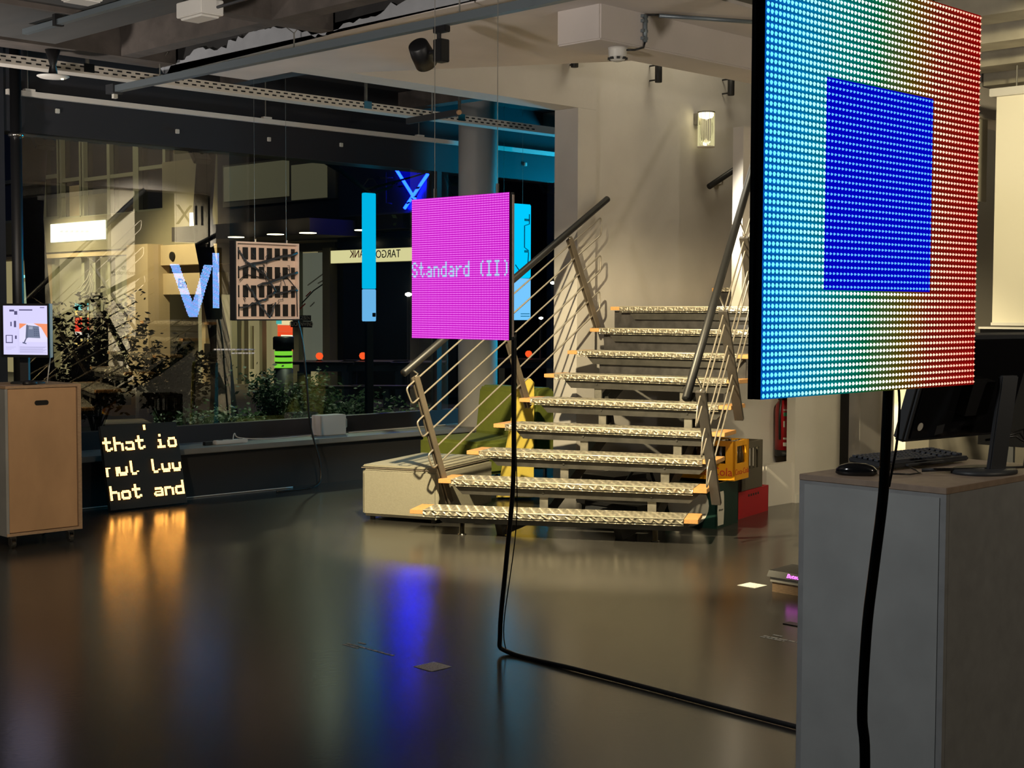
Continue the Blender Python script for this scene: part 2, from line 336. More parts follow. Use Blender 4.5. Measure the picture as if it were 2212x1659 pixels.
TL = [(6.43, 7.42), (6.775, 7.51), (7.11, 7.575), (7.435, 7.63), (7.755, 7.68), (8.08, 7.73), (8.39, 7.77), (8.69, 7.80), (8.975, 7.83)]
TR = [(7.48, 5.75), (7.69, 5.84), (7.88, 5.91), (8.055, 5.97), (8.235, 6.05), (8.42, 6.12), (8.60, 6.17), (8.80, 6.2), (9.06, 6.2)]
RISE = .175
strA, strB = [], []
for i in range(9):
    L, R_ = Vector((*TL[i], 0)), Vector((*TR[i], 0)); z = RISE*(i+1); d = (R_-L); ln = d.length; u = d/ln; n = Vector((-u.y, u.x, 0))
    if n.x < 0: n = -n
    M = frame3(u, n, ZA, L+ZA*z); M2 = M.copy()
    dep = .30 if i < 8 else 1.50
    e = .095
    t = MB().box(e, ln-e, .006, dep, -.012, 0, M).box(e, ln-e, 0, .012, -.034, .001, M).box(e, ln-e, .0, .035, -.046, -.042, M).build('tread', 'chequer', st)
    sub('edge_highlight', MB().tube([M @ Vector((e, .001, -.001)), M @ Vector((ln-e, .001, -.001))], .0042, 8), 'edge_highlight_metal', t, smooth=True)  # bright strip added as the highlight along the tread edge
    for a, b in ((0, e-.002), (ln-e+.002, ln)):
        sub('tread_end', MB().box(a, b, .002, dep, -.030, -.001, M), 'wood_end', t, bevel=.002)
    # carrier below the tread: a channel with cut ends
    a0 = .16 if i != 1 else .10
    MB().prism([(a0, -.036), (ln-.05, -.036), (ln-.12, -.105 if i else -.085), (a0+.07, -.105 if i else -.085)], .03, .075, M @ Matrix(((1, 0, 0, 0), (0, 0, 1, 0), (0, 1, 0, 0), (0, 0, 0, 1)))).build('carrier', 'galv_dark', st)
    for k, fr in enumerate((.40, .80) if i else (.30, .72)):
        if i == 0 or i > 5: (strA, strB)[k].append(M @ Vector((((.28, .72)[k] if i else fr)*ln, .16, -.20 if i else -.14))); continue
        xx = fr*ln if i < 5 else (.28, .72)[k]*ln
        MB().box(xx-.03, xx+.03, .045, .06, -.24, -.036, M).build('bracket', 'galv', st)
        sub('bolt', MB().tube([M @ Vector((xx, .028, -.07)), M @ Vector((xx, .022, -.07))], .008, 8), 'galv_dark', st.children[-1])
        (strA, strB)[k].append(M @ Vector((xx, .16, -.20)))
for s_ in (strA, strB):
    MB().tube([s_[0]+Vector((-.25, 0, -.12))]+s_[1:] if False else s_, .055, 4).build('stringer', 'galv_dark', st)
# closed risers of the upper steps
for i, off in ((6, .27), (7, .10), (8, .0)):
    L, R_ = Vector((*TL[i], 0)), Vector((*TR[i], 0)); u = (R_-L).normalized(); n = Vector((-u.y, u.x, 0)); n = n if n.x > 0 else -n
    M = frame3(u, n, ZA, L+ZA*RISE*i); MB().box(off, (R_-L).length-.05, .06, .07, -.01, RISE-.035, M).build('riser', 'riser', st)
for k in range(5):      # the flight beyond the landing
    x = 10.50+.31*k; z = RISE*(10+k)
    t = B('tread', 'chequer', st, x, x+.33, 6.3, 7.84, z-.034, z); sub('tread_end', MB().box(x, x+.33, 7.842, 7.94, z-.032, z-.001), 'wood_end', t)
    B('riser', 'riser', st, x+.05, x+.06, 6.3, 7.94, z-RISE-.005, z-.035)
for (x, y) in ((6.70, 7.18), (7.43, 6.07)): MB().lathe((x, y, 0), [(.03, 0), (.03, .006), (.019, .008), (.019, .135)], 14).build('foot_tube', 'chrome', st, True)
def bar(mb, p0, p1, wdt, thk, side):
    p0, p1 = Vector(p0), Vector(p1); a = (p1-p0); ln = a.length; a.normalize(); sd = Vector(side); sd = (sd-a*sd.dot(a)).normalized(); c = a.cross(sd)
    mb.box(-thk/2, thk/2, -wdt/2, wdt/2, 0, ln, frame3(c, sd, a, p0)); return mb
def railing(hand, loops, posts, along, hr=.027, rr=.0066, broad=False):
    al = Vector(along).normalized(); h0, h1 = Vector(hand[0]), Vector(hand[1]); hd = (h1-h0).normalized()
    MB().tube([h0-hd*.006, h0, h1, h1+hd*.006], [hr*.6, hr, hr, hr*.6], 16).build('handrail', 'handrail', st, True)
    for A, B_, C_, D_ in loops:
        A, B_, C_, D_ = (Vector(v) for v in (A, B_, C_, D_)); pts = []
        P = [A, C_, D_, B_]
        for k in range(4):
            p, a, b = P[k], P[k-1], P[(k+1) % 4]
            ra = min(.03, (a-p).length*.3); rb = min(.03, (b-p).length*.3)
            q1, q2 = p+(a-p).normalized()*ra, p+(b-p).normalized()*rb
            for t in (0, .35, .65, 1): pts.append(q1*(1-t)**2+p*2*t*(1-t)+q2*t*t)
        pts.append(pts[0]); pts.append(pts[1]); MB().tube(pts, rr, 7, False).build('rail_loop', 'rail_steel', st, True)
    for p0, p1 in posts:
        p0, p1 = Vector(p0), Vector(p1); n = al.cross(ZA).normalized()
        po = bar(MB(), p0, p1, .03, .062, al).build('post', 'post_dark', st) if broad else bar(bar(MB(), p0+n*.014, p1+n*.014, .05, .010, al), p0-n*.014, p1-n*.014, .05, .010, al).build('post', 'steel_brown', st)
        q = h0+hd*((p0-h0).dot(hd))
        sub('hook', MB().tube([p0, p0+ZA*.02+al*.03, q-ZA*.035+al*.03, q-ZA*.02], .006, 6), 'rail_steel', po, smooth=True)
railing([(6.419, 7.468, 1.11), (9.004, 7.895, 2.464)],
        [((6.443, 7.472, 1.005), (6.507, 7.483, .891), (8.91, 7.879, 2.31), (8.912, 7.88, 2.166)),
         ((6.556, 7.491, .765), (6.62, 7.501, .652), (8.908, 7.879, 2.002), (8.909, 7.879, 1.869)),
         ((6.677, 7.511, .526), (6.736, 7.521, .423), (8.896, 7.877, 1.705), (8.898, 7.877, 1.556))],
        [((6.54, 7.488, 1.08), (6.921, 7.551, .166)), ((7.479, 7.643, 1.60), (7.888, 7.71, .80)), ((8.443, 7.802, 2.11), (8.868, 7.872, 1.392))], (2.585, .427, 0))
dr = Vector((1.364, .538, 1.428))
def up(p, t): return tuple(Vector(p)+dr*t)
railing([(7.02, 5.499, 1.0), up((7.02, 5.499, 1.0), 1.35)],
        [((7.26, 5.594, .94), (7.225, 5.58, .80), up((7.26, 5.594, .94), 1.15), up((7.225, 5.58, .80), 1.17)),
         ((7.375, 5.639, .73), (7.345, 5.627, .595), up((7.375, 5.639, .73), 1.08), up((7.345, 5.627, .595), 1.1)),
         ((7.485, 5.682, .52), (7.47, 5.676, .385), up((7.485, 5.682, .52), 1.0), up((7.47, 5.676, .385), 1.02))],
        [((7.317, 5.616, 1.03), (7.705, 5.769, .258)), ((7.807, 5.809, 1.545), (8.238, 5.979, .783)), ((8.297, 6.002, 2.06), (8.75, 6.17, 1.31))], (1.364, .538, 0), rr=.0055, broad=True)
# handrail on the wall above the landing
wr = thing('wall_handrail', 'dark round handrail fixed to the white stair wall', 'handrail', (10.4, 7.93, 2.65))
MB().tube([(10.416, 7.92, 2.657), (11.9, 7.92, 3.355)], .027, 14).build('tube', 'handrail', wr, True)
for x, z in ((10.62, 2.75), (11.5, 3.16)):
    b_ = MB().tube([(x, 7.92, z-.01), (x, 7.93, z-.06), (x, 7.995, z-.07)], .008, 8).build('bracket', 'rail_steel', wr, True)
    sub('rosette', MB().tube([(x, 7.985, z-.07), (x, 7.998, z-.07)], .03, 14), 'rail_steel', b_)

# ------------------------------------------------------------------ LED screens
def led_grid(name, root, o, u, v, n, W_, H_, pit, rad, core, glow, back=True, only=None, smooth=.004, core_s=1.0, glow_s=1.0, gs='AUTO'):
    """o: centre of the first (top-left) LED; u right, v down, n outward"""
    o, u, v, n = Vector(o), Vector(u), Vector(v), Vector(n); g = MB(); l = MB()
    for r in range(H_):
        for c in range(W_):
            p = o+u*(c*pit)+v*(r*pit); gc = glow(c, r)
            if gc is not None:
                h = pit/2; g.q([p-u*h-v*h, p-u*h+v*h, p+u*h+v*h, p+u*h-v*h], gc)
            cc = core(c, r)
            if cc is not None:
                b = len(l.v); l.v.append(tuple(p+n*.0045)); l.c.append(cc)
                for k in range(6):
                    a = math.pi/3*k; l.v.append(tuple(p+(u*math.cos(a)+v*math.sin(a))*(rad(c, r) if callable(rad) else rad)+n*.0012)); l.c.append(cc)
                for k in range(6): l.f.append([b, b+1+(k+1) % 6, b+1+k])
    if g.v: g.build('screen_face', vmat('glow_'+name, glow_s, gs), root)
    q = l.build('led_dots', vmat('dots_'+name, core_s, 'NONE'), root); q['kind'] = 'stuff'; return q
def panel_case(root, o, u, v, n, W_, H_, pit, th, mface='led_black', mback='charcoal'):
    o, u, v, n = Vector(o), Vector(u), Vector(v), Vector(n); M = frame3(u, v, n, o); h = pit/2
    x0, x1, y0, y1 = -h, (W_-1)*pit+h, -h, (H_-1)*pit+h
    MB().box(x0, x1, y0, y1, -.012, -.0006, M).build('module_board', mface, root)
    fr = MB().box(x0-.004, x0+.018, y0, y1, -th, -.013, M).box(x1-.018, x1+.004, y0, y1, -th, -.013, M).box(x0+.018, x1-.018, y0, y0+.018, -th, -.013, M).box(x0+.018, x1-.018, y1-.018, y1, -th, -.013, M).build('frame', mback, root)
    return M, (x0, x1, y0, y1), fr
def lerp(a, b, t): return tuple(x+(y-x)*t for x, y in zip(a, b))
def ramp(stops, t):
    for (t0, c0), (t1, c1) in zip(stops, stops[1:]):
        if t <= t1: return lerp(c0, c1, max(0, (t-t0)/(t1-t0)))
    return stops[-1][1]
# big rainbow screen, parallel to the window, faces -Y
big = thing('led_screen', 'large LED screen with a rainbow gradient around a deep blue rectangle', 'LED screen', (2.04, 1.207, 1.42), 'hanging LED screens')
Z0 = 2.056
CORE = [(0, (.10, .62, 1.0)), (.12, (.22, .86, 1.0)), (.32, (.60, 1.0, .92)), (.52, (.95, 1, .80)), (.70, (1, .86, .62)), (.84, (1, .52, .38)), (1, (1, .36, .25))]
GLOW = [(0, (.0, .10, .50)), (.14, (.0, .18, .46)), (.30, (.0, .19, .20)), (.46, (.0, .12, .04)), (.62, (.09, .065, .004)), (.76, (.18, .008, .004)), (1, (.26, .002, .002))]
def bt(c, r):
    t = c/63; return min(1, max(0, t-.10*max(0, (31.5-r)/31.5)*(1-t)*0+.06*((r-31.5)/31.5)*(.5-abs(t-.5))))
def b_in(c, r): return 16 <= c <= 47 and 16 <= r <= 47
def b_core(c, r): return (.10, .36, 1.0) if b_in(c, r) else ramp(CORE, bt(c, r))
def b_glow(c, r): return (.0, .0, .56) if b_in(c, r) else tuple(k*(.75 if r % 2 else 1.0) for k in ramp(GLOW, bt(c, r)))
bo = (1.719, 1.207, Z0)
led_grid('rainbow', big, bo, XA, -ZA, -YA, 64, 64, .01, lambda c, r: .0023 if b_in(c, r) else .0037-.0014*c/63, b_core, b_glow, core_s=1.5, glow_s=.9)
panel_case(big, bo, XA, -ZA, -YA, 64, 64, .01, .02)
for x in (1.86, 2.24): MB().tube([(x, 1.235, 2.07), (x, 1.235, 3.2)], .0015, 5).build('suspension_wire', 'galv', big)
# magenta screen, faces -X
FONT5 = {'S': '0110 1001 1000 0110 0001 1001 0110', 't': '0100 0100 1110 0100 0100 0101 0010', 'a': '0000 0000 0110 0001 0111 1001 0111', 'n': '0000 0000 1110 1001 1001 1001 1001',
         'd': '0001 0001 0111 1001 1001 1001 0111', 'r': '0000 0000 1011 1100 1000 1000 1000', '(': '0010 0100 0100 0100 0100 0100 0010', 'I': '1110 0100 0100 0100 0100 0100 1110', ')': '0100 0010 0010 0010 0010 0010 0100', ' ': '0000 '*7}
lit = set()
for k, ch in enumerate('Standard (II)'):
    for r, row in enumerate(FONT5[ch].split()):
        for c, b in enumerate(row):
            if b == '1': lit.add((k*5+c, 29+r))
mg = thing('led_screen', 'magenta LED screen showing pixel lettering, hung in front of the staircase', 'LED screen', (4.40, 4.73, 1.42), 'hanging LED screens')
mo = (4.395, 5.05, 2.05)
led_grid('magenta', mg, mo, -YA, -ZA, -XA, 64, 64, .01, .0036, lambda c, r: (.62, 1, 1) if (c, r) in lit else (.95, .20, .95), lambda c, r: (.30, .34, .75) if (c, r) in lit else (.52, .0, .50), core_s=1.15, glow_s=1.0)
panel_case(mg, mo, -YA, -ZA, -XA, 64, 64, .01, .026)
MB().box(4.409, 4.42, 4.409, 4.414, 1.43, 2.045).build('edge_strip', 'back_white', mg)
for y in (4.52, 4.93):
    MB().tube([(4.425, y, 2.06), (4.425, y, 3.18)], .0016, 5).build('suspension_wire', 'galv', mg)
    MB().tube([(4.425, y, 2.055), (4.425, y, 2.10)], .007, 8).build('turnbuckle', 'black', mg)
# screen by the window, its back towards the room
bk = thing('led_screen', 'LED screen seen from behind, bare frame tangled with black cables, hung by the window', 'LED screen', (7.07, 10.0, 1.46), 'hanging LED screens')
ko = (7.385, 10.032, 2.095)
def k_lit(c, r):                   # c counts from +X to -X; V on the far side, I nearer the column
    x = (63-c)/63; zz = r/63
    if zz > .07 and zz < .87 and .845 < x < .955: return True
    if zz > .24 and zz < .985:
        t = (zz-.24)/.745
        for a, b in ((.22+.30*t, .0), (.78-.26*t, .0)):
            if abs(x-a) < .075: return True
    return False
led_grid('reverse', bk, ko, -XA, -ZA, YA, 64, 64, .01, .0036, lambda c, r: None if not k_lit(c, r) else ((.9, .35, .85) if (c*7+r*3) % 11 < 2 else (.18, .50, 1)), lambda c, r: (.08, .18, .45) if k_lit(c, r) else None, core_s=12, glow_s=9, gs='NONE')
B('module_board', 'led_black', bk, 6.752, 7.39, 10.018, 10.031, 1.46, 2.10)
x0, x1, z0, z1 = 6.752, 7.39, 1.46, 2.10
MB().box(x0, x1, 9.96, 10.017, z1-.014, z1).box(x0, x1, 9.96, 10.017, z0, z0+.018).box(x0, x0+.016, 9.96, 10.017, z0+.018, z1-.014).box(x1-.012, x1, 9.96, 10.017, z0+.018, z1-.014).build('frame', 'back_white', bk)
B('side_cover', 'black', bk, x0-.016, x0-.002, 9.955, 10.03, z0-.01, z1+.006); B('bottom_cover', 'black', bk, x0, x1, 9.955, 10.03, z0-.012, z0-.001)
B('back_plate', 'back_white', bk, x0+.018, x1-.014, 10.0, 10.016, z0+.02, z1-.016)
slot0 = None
for r in range(4):
    for c in range(8):
        if slot0 is None:
            slot0 = MB().box(-.025, .025, -.004, .004, -.05, .05).build('slot', 'black', bk); o = slot0
        else:
            o = slot0.copy(); COL.objects.link(o); o.parent = bk; o.matrix_parent_inverse = slot0.matrix_parent_inverse.copy()
        o.location = (x0+.035+c*.0805, 9.997, z1-.095-r*.157)
        o.scale = (.72 if c in (0, 7) else 1, 1, 1.0)
random.seed(3)
def wob(p, q, s, n=8):
    p, q = Vector(p), Vector(q); return [p+(q-p)*(i/n)+Vector((random.uniform(-s, s), random.uniform(-.3, 0)*s, random.uniform(-s, s)))*(0 if i in (0, n) else 1) for i in range(n+1)]
def px3(x, z): return (x0+x*(x1-x0), 9.975-random.uniform(0, .02), z1-z*(z1-z0))
for a, b, r in (((.05, .35), (.97, .12), .018), ((.33, .57), (.97, .38), .017), ((.05, .85), (.45, .75), .013), ((.03, .08), (.14, .25), .014), ((.45, .75), (.60, .64), .015), ((.60, .66), (.97, .62), .013), ((.17, .55), (.38, .82), .015), ((.38, .82), (.52, .98), .012), ((.14, .25), (.45, .42), .014), ((.40, .36), (.62, .64), .013), ((.52, .98), (.62, .78), .010)):
    MB().tube(wob(px3(*a), px3(*b), .008), r*.62, 7).build('ribbon_cable', 'charcoal', bk, True)
for k in range(14):
    a = (random.uniform(.1, .9), random.uniform(.15, .85)); b = (a[0]+random.uniform(-.14, .14), a[1]+random.uniform(-.2, .2))
    MB().tube(wob(px3(*a), px3(*b), .02, 6), .0028, 5).build('thin_wire', 'black', bk, True)
MB().tube([(px3(.05, .5)), px3(.15, .42), px3(.4, .46), px3(.6, .48), px3(.8, .44), px3(.95, .6), px3(.98, .98)], .0045, 6).build('thin_wire', 'black', bk, True)
for x in (6.95, 7.27):
    MB().box(x-.008, x+.008, 9.97, 9.985, 2.09, 2.125).build('hanger', 'chrome', bk); MB().tube([(x, 9.98, 2.12), (x, 9.98, 3.6)], .0012, 5).build('suspension_wire', 'galv', bk)
# sign leaning on the sill: amber pixel letters
sg = thing('led_sign', 'black LED matrix sign with amber pixel words, leaning against the sill', 'LED sign', (5.83, 9.80, 0))
sv = Vector((.045, .235, .66)).normalized(); su = Vector((1, -.012, 0)).normalized(); sn = su.cross(sv); sn = sn if sn.y < 0 else -sn
so = Vector((5.50, 9.79, .012))+sv*.665
G = {'t': [(2, 0, 3, 9), (0, 3, 6, 4), (3, 9, 5, 10), (6, 8, 7, 9)], 'h': [(0, 0, 1, 10), (1, 4, 5, 5), (6, 5, 7, 10)], 'a': [(1, 4, 6, 5), (6, 5, 7, 10), (0, 8, 1, 9), (1, 9, 6, 10)],
     'i': [(2, 0, 3, 1), (1, 4, 3, 5), (2, 5, 3, 10), (0, 9, 6, 10)], 's': [(1, 3, 6, 4), (0, 5, 1, 9), (6, 5, 7, 7), (1, 9, 6, 10), (6, 8, 7, 9)],
     'r': [(0, 4, 1, 10), (1, 4, 3, 4)], 'l': [(1, 0, 2, 8), (2, 9, 5, 10), (6, 8, 7, 8)], 'n': [(0, 4, 1, 10), (1, 4, 5, 5), (6, 5, 7, 10)], 'u': [(0, 4, 1, 8), (6, 4, 7, 8), (1, 8, 6, 10)],
     'o': [(0, 5, 1, 9), (6, 5, 7, 9), (1, 4, 6, 5), (1, 9, 6, 10)], 'x': [(0, 4, 1, 10), (1, 4, 2, 4)], '1': [(3, 4, 4, 10)], 'd': [(6, 0, 7, 10), (1, 4, 6, 5), (0, 5, 1, 9), (1, 9, 6, 10)], 'A': [(1, 4, 6, 5), (6, 5, 7, 10), (1, 7, 6, 7), (0, 8, 1, 9), (1, 9, 6, 10)], ' ': []}
slit = set()
for line, r0_ in (('that is', 9), ('r1ul luu', 28), ('hot And', 46)):
    x = 0
    for ch in line:
        wd = 5 if ch in 'r1' else 9
        for (a, b, c, d_) in G[ch]:
            for i in range(a, c+1):
                for j in range(b, d_+1): slit.add((x+i+(1 if line[0] == 'h' else 0), r0_+j))
        x += wd
for j in range(4): slit.add((35, 1+j)); slit.add((36, 1+j))
led_grid('amber', sg, so, su, -sv, sn, 64, 64, .0104, .0044, lambda c, r: (1, .42, .075) if (c, r) in slit else None, lambda c, r: None, core_s=19)
panel_case(sg, so, su, -sv, sn, 64, 64, .0104, .03)

# ------------------------------------------------------------------ cables
def cable(name, label, pts, r, m='black_rubber', seg=8, n=6):
    P = [Vector(p) for p in pts]; out = []
    for i in range(len(P)-1):          # Catmull-Rom
        a, b, c, d = P[max(i-1, 0)], P[i], P[i+1], P[min(i+2, len(P)-1)]
        for k in range(n):
            t = k/n; out.append(.5*((2*b)+(-a+c)*t+(2*a-5*b+4*c-d)*t*t+(-a+3*b-3*c+d)*t**3))
    out.append(P[-1]); return tag(MB().tube(out, r, seg).build(name, m, None, True), label, 'cable')
cable('power_cable', 'black cable dropping from the magenta screen and running across the floor', [(4.43, 4.42, 1.45), (4.44, 4.43, 1.2), (4.45, 4.44, .8), (4.44, 4.47, .45), (4.46, 4.53, .10), (4.50, 4.52, .012), (4.49, 4.1, .012), (4.478, 3.687, .012), (4.46, 3.3, .012), (4.448, 2.951, .012), (4.44, 2.60, .012)], .0105)
cable('thin_cable', 'thin second cable beside the one under the magenta screen', [(4.44, 4.415, 1.43), (4.46, 4.435, 1.0), (4.47, 4.44, .6), (4.455, 4.50, .16), (4.51, 4.54, .008)], .0028, seg=6)
cable('power_cable', 'thick black cable hanging from the big rainbow screen', [(2.108, 1.232, 1.44), (2.104, 1.229, 1.42), (2.096, 1.228, 1.3), (2.091, 1.228, 1.239), (2.077, 1.234, 1.123), (2.065, 1.238, 1.026), (2.055, 1.238, 0.889), (2.056, 1.232, 0.813), (2.07, 1.24, 0.55), (2.08, 1.25, 0.02)], .0088, seg=12)
cable('thin_cable', 'thin grey cable beside the thick one under the big screen', [(2.126, 1.224, 1.435), (2.129, 1.222, 1.39), (2.122, 1.222, 1.33), (2.103, 1.224, 1.26)], .0022, seg=6)
cable('power_cable', 'black cable hanging from the back-turned screen to the floor', [(7.38, 9.98, 1.47), (7.43, 9.97, 1.25), (7.46, 9.96, .95), (7.50, 9.96, .55), (7.60, 9.95, .18), (7.52, 9.92, .02), (7.1, 9.90, .01)], .0085)
cable('floor_cable', 'pale cable lying along the foot of the black window wall', [(5.2, 10.10, .006), (5.9, 10.09, .006), (6.6, 10.10, .006), (7.4, 10.08, .006)], .005, 'white_paint', 6)
cable('sill_cable', 'white cable looping along the sill from the power strip', [(7.02, 10.42, .42), (7.05, 10.44, .47), (7.09, 10.43, .43), (7.3, 10.36, .412), (7.6, 10.34, .412), (7.9, 10.38, .412)], .005, 'white_paint', 6)
cable('sill_cable', 'pale cable along the sill between the white box and the column', [(8.24, 10.36, .412), (8.7, 10.38, .412), (9.2, 10.40, .412), (9.5, 10.42, .412)], .006, 'white_paint', 6)

# ------------------------------------------------------------------ wooden plinth with monitor (by the window)
pl = thing('plinth', 'birch plywood plinth on castors with a slot handle, beside the amber sign', 'plinth', (4.42, 8.97, 0))
X0, X1, Y0, Y1, ZB, ZT = 4.158, 4.68, 8.715, 9.22, .085, 1.05
MB().box(X0, X1, Y0+.012, Y1, ZT-.018, ZT).box(X0, X1, Y0+.012, Y1, ZB, ZB+.018).box(X1-.018, X1, Y0+.012, Y1, ZB+.018, ZT-.018).build('carcass', 'birch_edge', pl)
B('side_panel', 'grey_board', pl, X0-.001, X0+.018, Y0, Y1, ZB, ZT-.02)
fp = B('front_panel', 'birch', pl, X0+.02, X1-.03, Y0, Y0+.018, ZB+.022, ZT-.022, bevel=.002)
sub('rim', MB().box(X1-.024, X1, Y0-.006, Y0+.012, ZB, ZT).box(X0, X1-.024, Y0-.006, Y0+.012, ZT-.018, ZT).box(X0, X1-.024, Y0-.006, Y0+.012, ZB, ZB+.018), 'birch_edge', fp)
hs = MB(); pts = []
for k in range(20):
    a = 2*math.pi*k/20; pts.append((.032*(1 if math.cos(a) > 0 else -1)+.016*math.cos(a), .016*math.sin(a)))
hs.prism(pts, 0, .004, frame3(XA, ZA, -YA, (4.405, Y0+.0005, .935))); hs.build('grip_slot', 'black', pl)
for (x, y) in ((X0+.06, Y0+.06), (X1-.06, Y0+.06), (X0+.06, Y1-.06), (X1-.06, Y1-.06)):
    c = MB().box(x-.022, x+.022, y-.022, y+.022, .066, .085).box(x-.018, x-.013, y-.03, y+.012, .02, .066).box(x+.013, x+.018, y-.03, y+.012, .02, .066).build('castor', 'chrome', pl)
    sub('wheel', MB().tube([(x-.012, y-.012, .027), (x+.012, y-.012, .027)], .027, 16), 'chrome', c, smooth=False)
mn = thing('monitor', 'flat monitor showing a web page with a telephone picture, on the birch plinth', 'monitor', (4.40, 8.92, 1.05))
wv = Vector((.546, -.838, 0)).normalized(); nv = Vector((wv.y, -wv.x, 0)); nv = nv if nv.dot(Vector((-1, -1, 0))) > 0 else -nv
A = Vector((4.262, 8.972, 1.226)); WM, HM = .345, .35
M = frame3(wv, ZA, -nv, A)               # x right, y up, z away from viewer
MB().box(0, WM, 0, HM, .006, .045, M).build('housing', 'white_paint', mn, bevel=.004)
MB().box(0, WM, 0, .018, -.002, .006, M).box(0, WM, HM-.014, HM, -.002, .006, M).box(0, .014, .018, HM-.014, -.002, .006, M).box(WM-.014, WM, .018, HM-.014, -.002, .006, M).build('bezel', 'black', mn)
scr = MB()
sx0, sx1, sy0, sy1 = .014, WM-.014, .018, HM-.014
def patch(a, b, c, d, col, lv=0, dz=0):       # fractions of the screen, y from the top
    P = [(a, d), (b, d), (b, c), (a, c)] if not isinstance(a, list) else a
    scr.q([M @ Vector((sx0+x*(sx1-sx0), sy1-y*(sy1-sy0), .004-.0003*lv)) for x, y in P], col)
patch(0, 1, 0, 1, (.72, .68, 1.0))
patch([(.36, .36), (.98, .36), (.98, .74), (.36, .74)], 0, 0, 0, (.80, .76, 1.0), 1)
patch([(.36, .36), (.53, .37), (.36, .48)], 0, 0, 0, (.95, .30, .14), 2); patch([(.68, .36), (.99, .37), (.99, .66), (.85, .44)], 0, 0, 0, (.95, .32, .16), 2)
patch([(.56, .40), (.80, .42), (.83, .66), (.53, .65)], 0, 0, 0, (.17, .20, .30), 3); patch([(.58, .42), (.67, .42), (.66, .48), (.58, .48)], 0, 0, 0, (.35, .38, .5), 4)
for r in range(4):
    for c in range(3): patch([(.69+c*.04, .47+r*.04), (.715+c*.04, .47+r*.04), (.717+c*.04, .495+r*.04), (.692+c*.04, .495+r*.04)], 0, 0, 0, (.10, .12, .2), 4)
patch([(.52, .39), (.56, .39), (.555, .66), (.50, .66)], 0, 0, 0, (.12, .14, .22), 5)
patch([(.505, .66), (.53, .66), (.48, .76), (.455, .75)], 0, 0, 0, (.1, .11, .2), 4); patch([(.43, .74), (.52, .765), (.515, .785), (.43, .765)], 0, 0, 0, (.1, .11, .2), 4)
for (a, b, c, d) in ((.05, .21, .60, .615), (.05, .21, .745, .765), (.05, .07, .60, .76), (.19, .21, .60, .76), (.25, .32, .11, .185), (.26, .30, .61, .68), (.16, .19, .33, .42), (.24, .29, .31, .44), (.36, .66, .075, .10), (.14, .25, .08, .12), (.83, .93, .03, .045)): patch(a, b, c, d, (.10, .09, .2), 2)
for k in range(7): patch(.36, .97-(k % 3)*.04, .835+k*.02, .842+k*.02, (.38, .36, .6), 2)
patch(.335, .338, .06, .97, (.5, .47, .75), 2)
for k in range(3): patch(.05, .28-.05*k, .84+k*.025, .846+k*.025, (.5, .47, .75), 2)
scr.build('screen', vmat('monitor_page', 1.0), mn)
MB().lathe((4.42, 8.93, 1.05), [(.11, 0), (.11, .008), (.1, .014)], 24).build('foot', 'charcoal', mn, True)
MB().box(-.03, .03, -.012, .012, 0, .30, frame3(wv, -nv, ZA, (4.41, 8.945, 1.06))).build('neck', 'charcoal', mn)
MB().tube([(4.52, 8.86, 1.055), (4.53, 8.83, 1.23)], .004, 6).build('side_cable', 'white_paint', mn, True)
ms_ = thing('computer_mouse', 'small black mouse on the birch plinth', 'mouse', (4.36, 8.78, 1.05))
MB().lathe((0, 0, 0), [(.03, 0), (.034, .008), (.03, .02), (.018, .028), (.004, .03)], 16).build('shell', 'black', ms_, True).matrix_basis = Matrix.Translation((4.36, 8.78, 1.05)) @ Matrix.Diagonal((1.5, .95, 1, 1))

# ------------------------------------------------------------------ grey plinth with computer (front right)
gp = thing('plinth', 'grey laminate plinth carrying a keyboard and monitor behind the big screen', 'plinth', (4.2, 2.27, 0))
X0, X1, Y0, Y1, ZT = 3.79, 4.60, 2.02, 2.52, 1.04
MB().box(X0, X1, Y0, Y1, ZT-.019, ZT).build('top_board', 'plinth_top', gp, bevel=.0015)
MB().box(X0+.001, X0+.02, Y0+.001, Y1-.001, 0, ZT-.0195).build('side_board', 'grey_edge', gp)
MB().box(X0-.0015, X0+.0005, Y0+.021, Y1-.021, .02, ZT-.03).build('side_face', 'grey_board', gp)
MB().box(X0+.021, X1, Y0+.001, Y0+.019, 0, ZT-.0195).build('front_board', 'grey_edge', gp)
MB().box(X1-.02, X1, Y0+.02, Y1-.02, 0, ZT-.0195).box(X0+.021, X1, Y1-.02, Y1-.001, 0, ZT-.0195).build('rear_board', 'grey_edge', gp)
kb = thing('keyboard', 'dark grey computer keyboard on the grey plinth', 'keyboard', (4.27, 2.42, 1.04))
Mk = frame3(Vector((.995, -.10, 0)).normalized(), Vector((.10, .995, 0)).normalized(), ZA, (4.045, 2.365, 1.04)) @ Matrix.Rotation(math.radians(5), 4, 'X')
MB().box(0, .455, 0, .15, .006, .022, Mk).build('housing', 'charcoal', kb, bevel=.004)
MB().box(.10, .30, -.012, .0, .012, .018, Mk).build('front_lip', 'charcoal', kb)
k0 = None
for r in range(6):
    for c in range(21):
        if r == 5 and c in (3, 4, 5, 6, 7): continue
        if c in (14, 18) and r not in (0,): continue
        if k0 is None: k0 = MB().prism([(-.008, -.008), (.008, -.008), (.008, .008), (-.008, .008)], 0, .007).build('key', 'key', kb, bevel=.0015, bseg=1); o = k0
        else: o = k0.copy(); COL.objects.link(o); par(o, kb)
        o.matrix_basis = Mk @ Matrix.Translation((.018+c*.021, .136-r*.0215, .022))
MB().box(.018+3*.021-.008, .018+7*.021+.008, .136-5*.0215-.008, .136-5*.0215+.008, .022, .029, Mk).build('space_bar', 'key', kb)
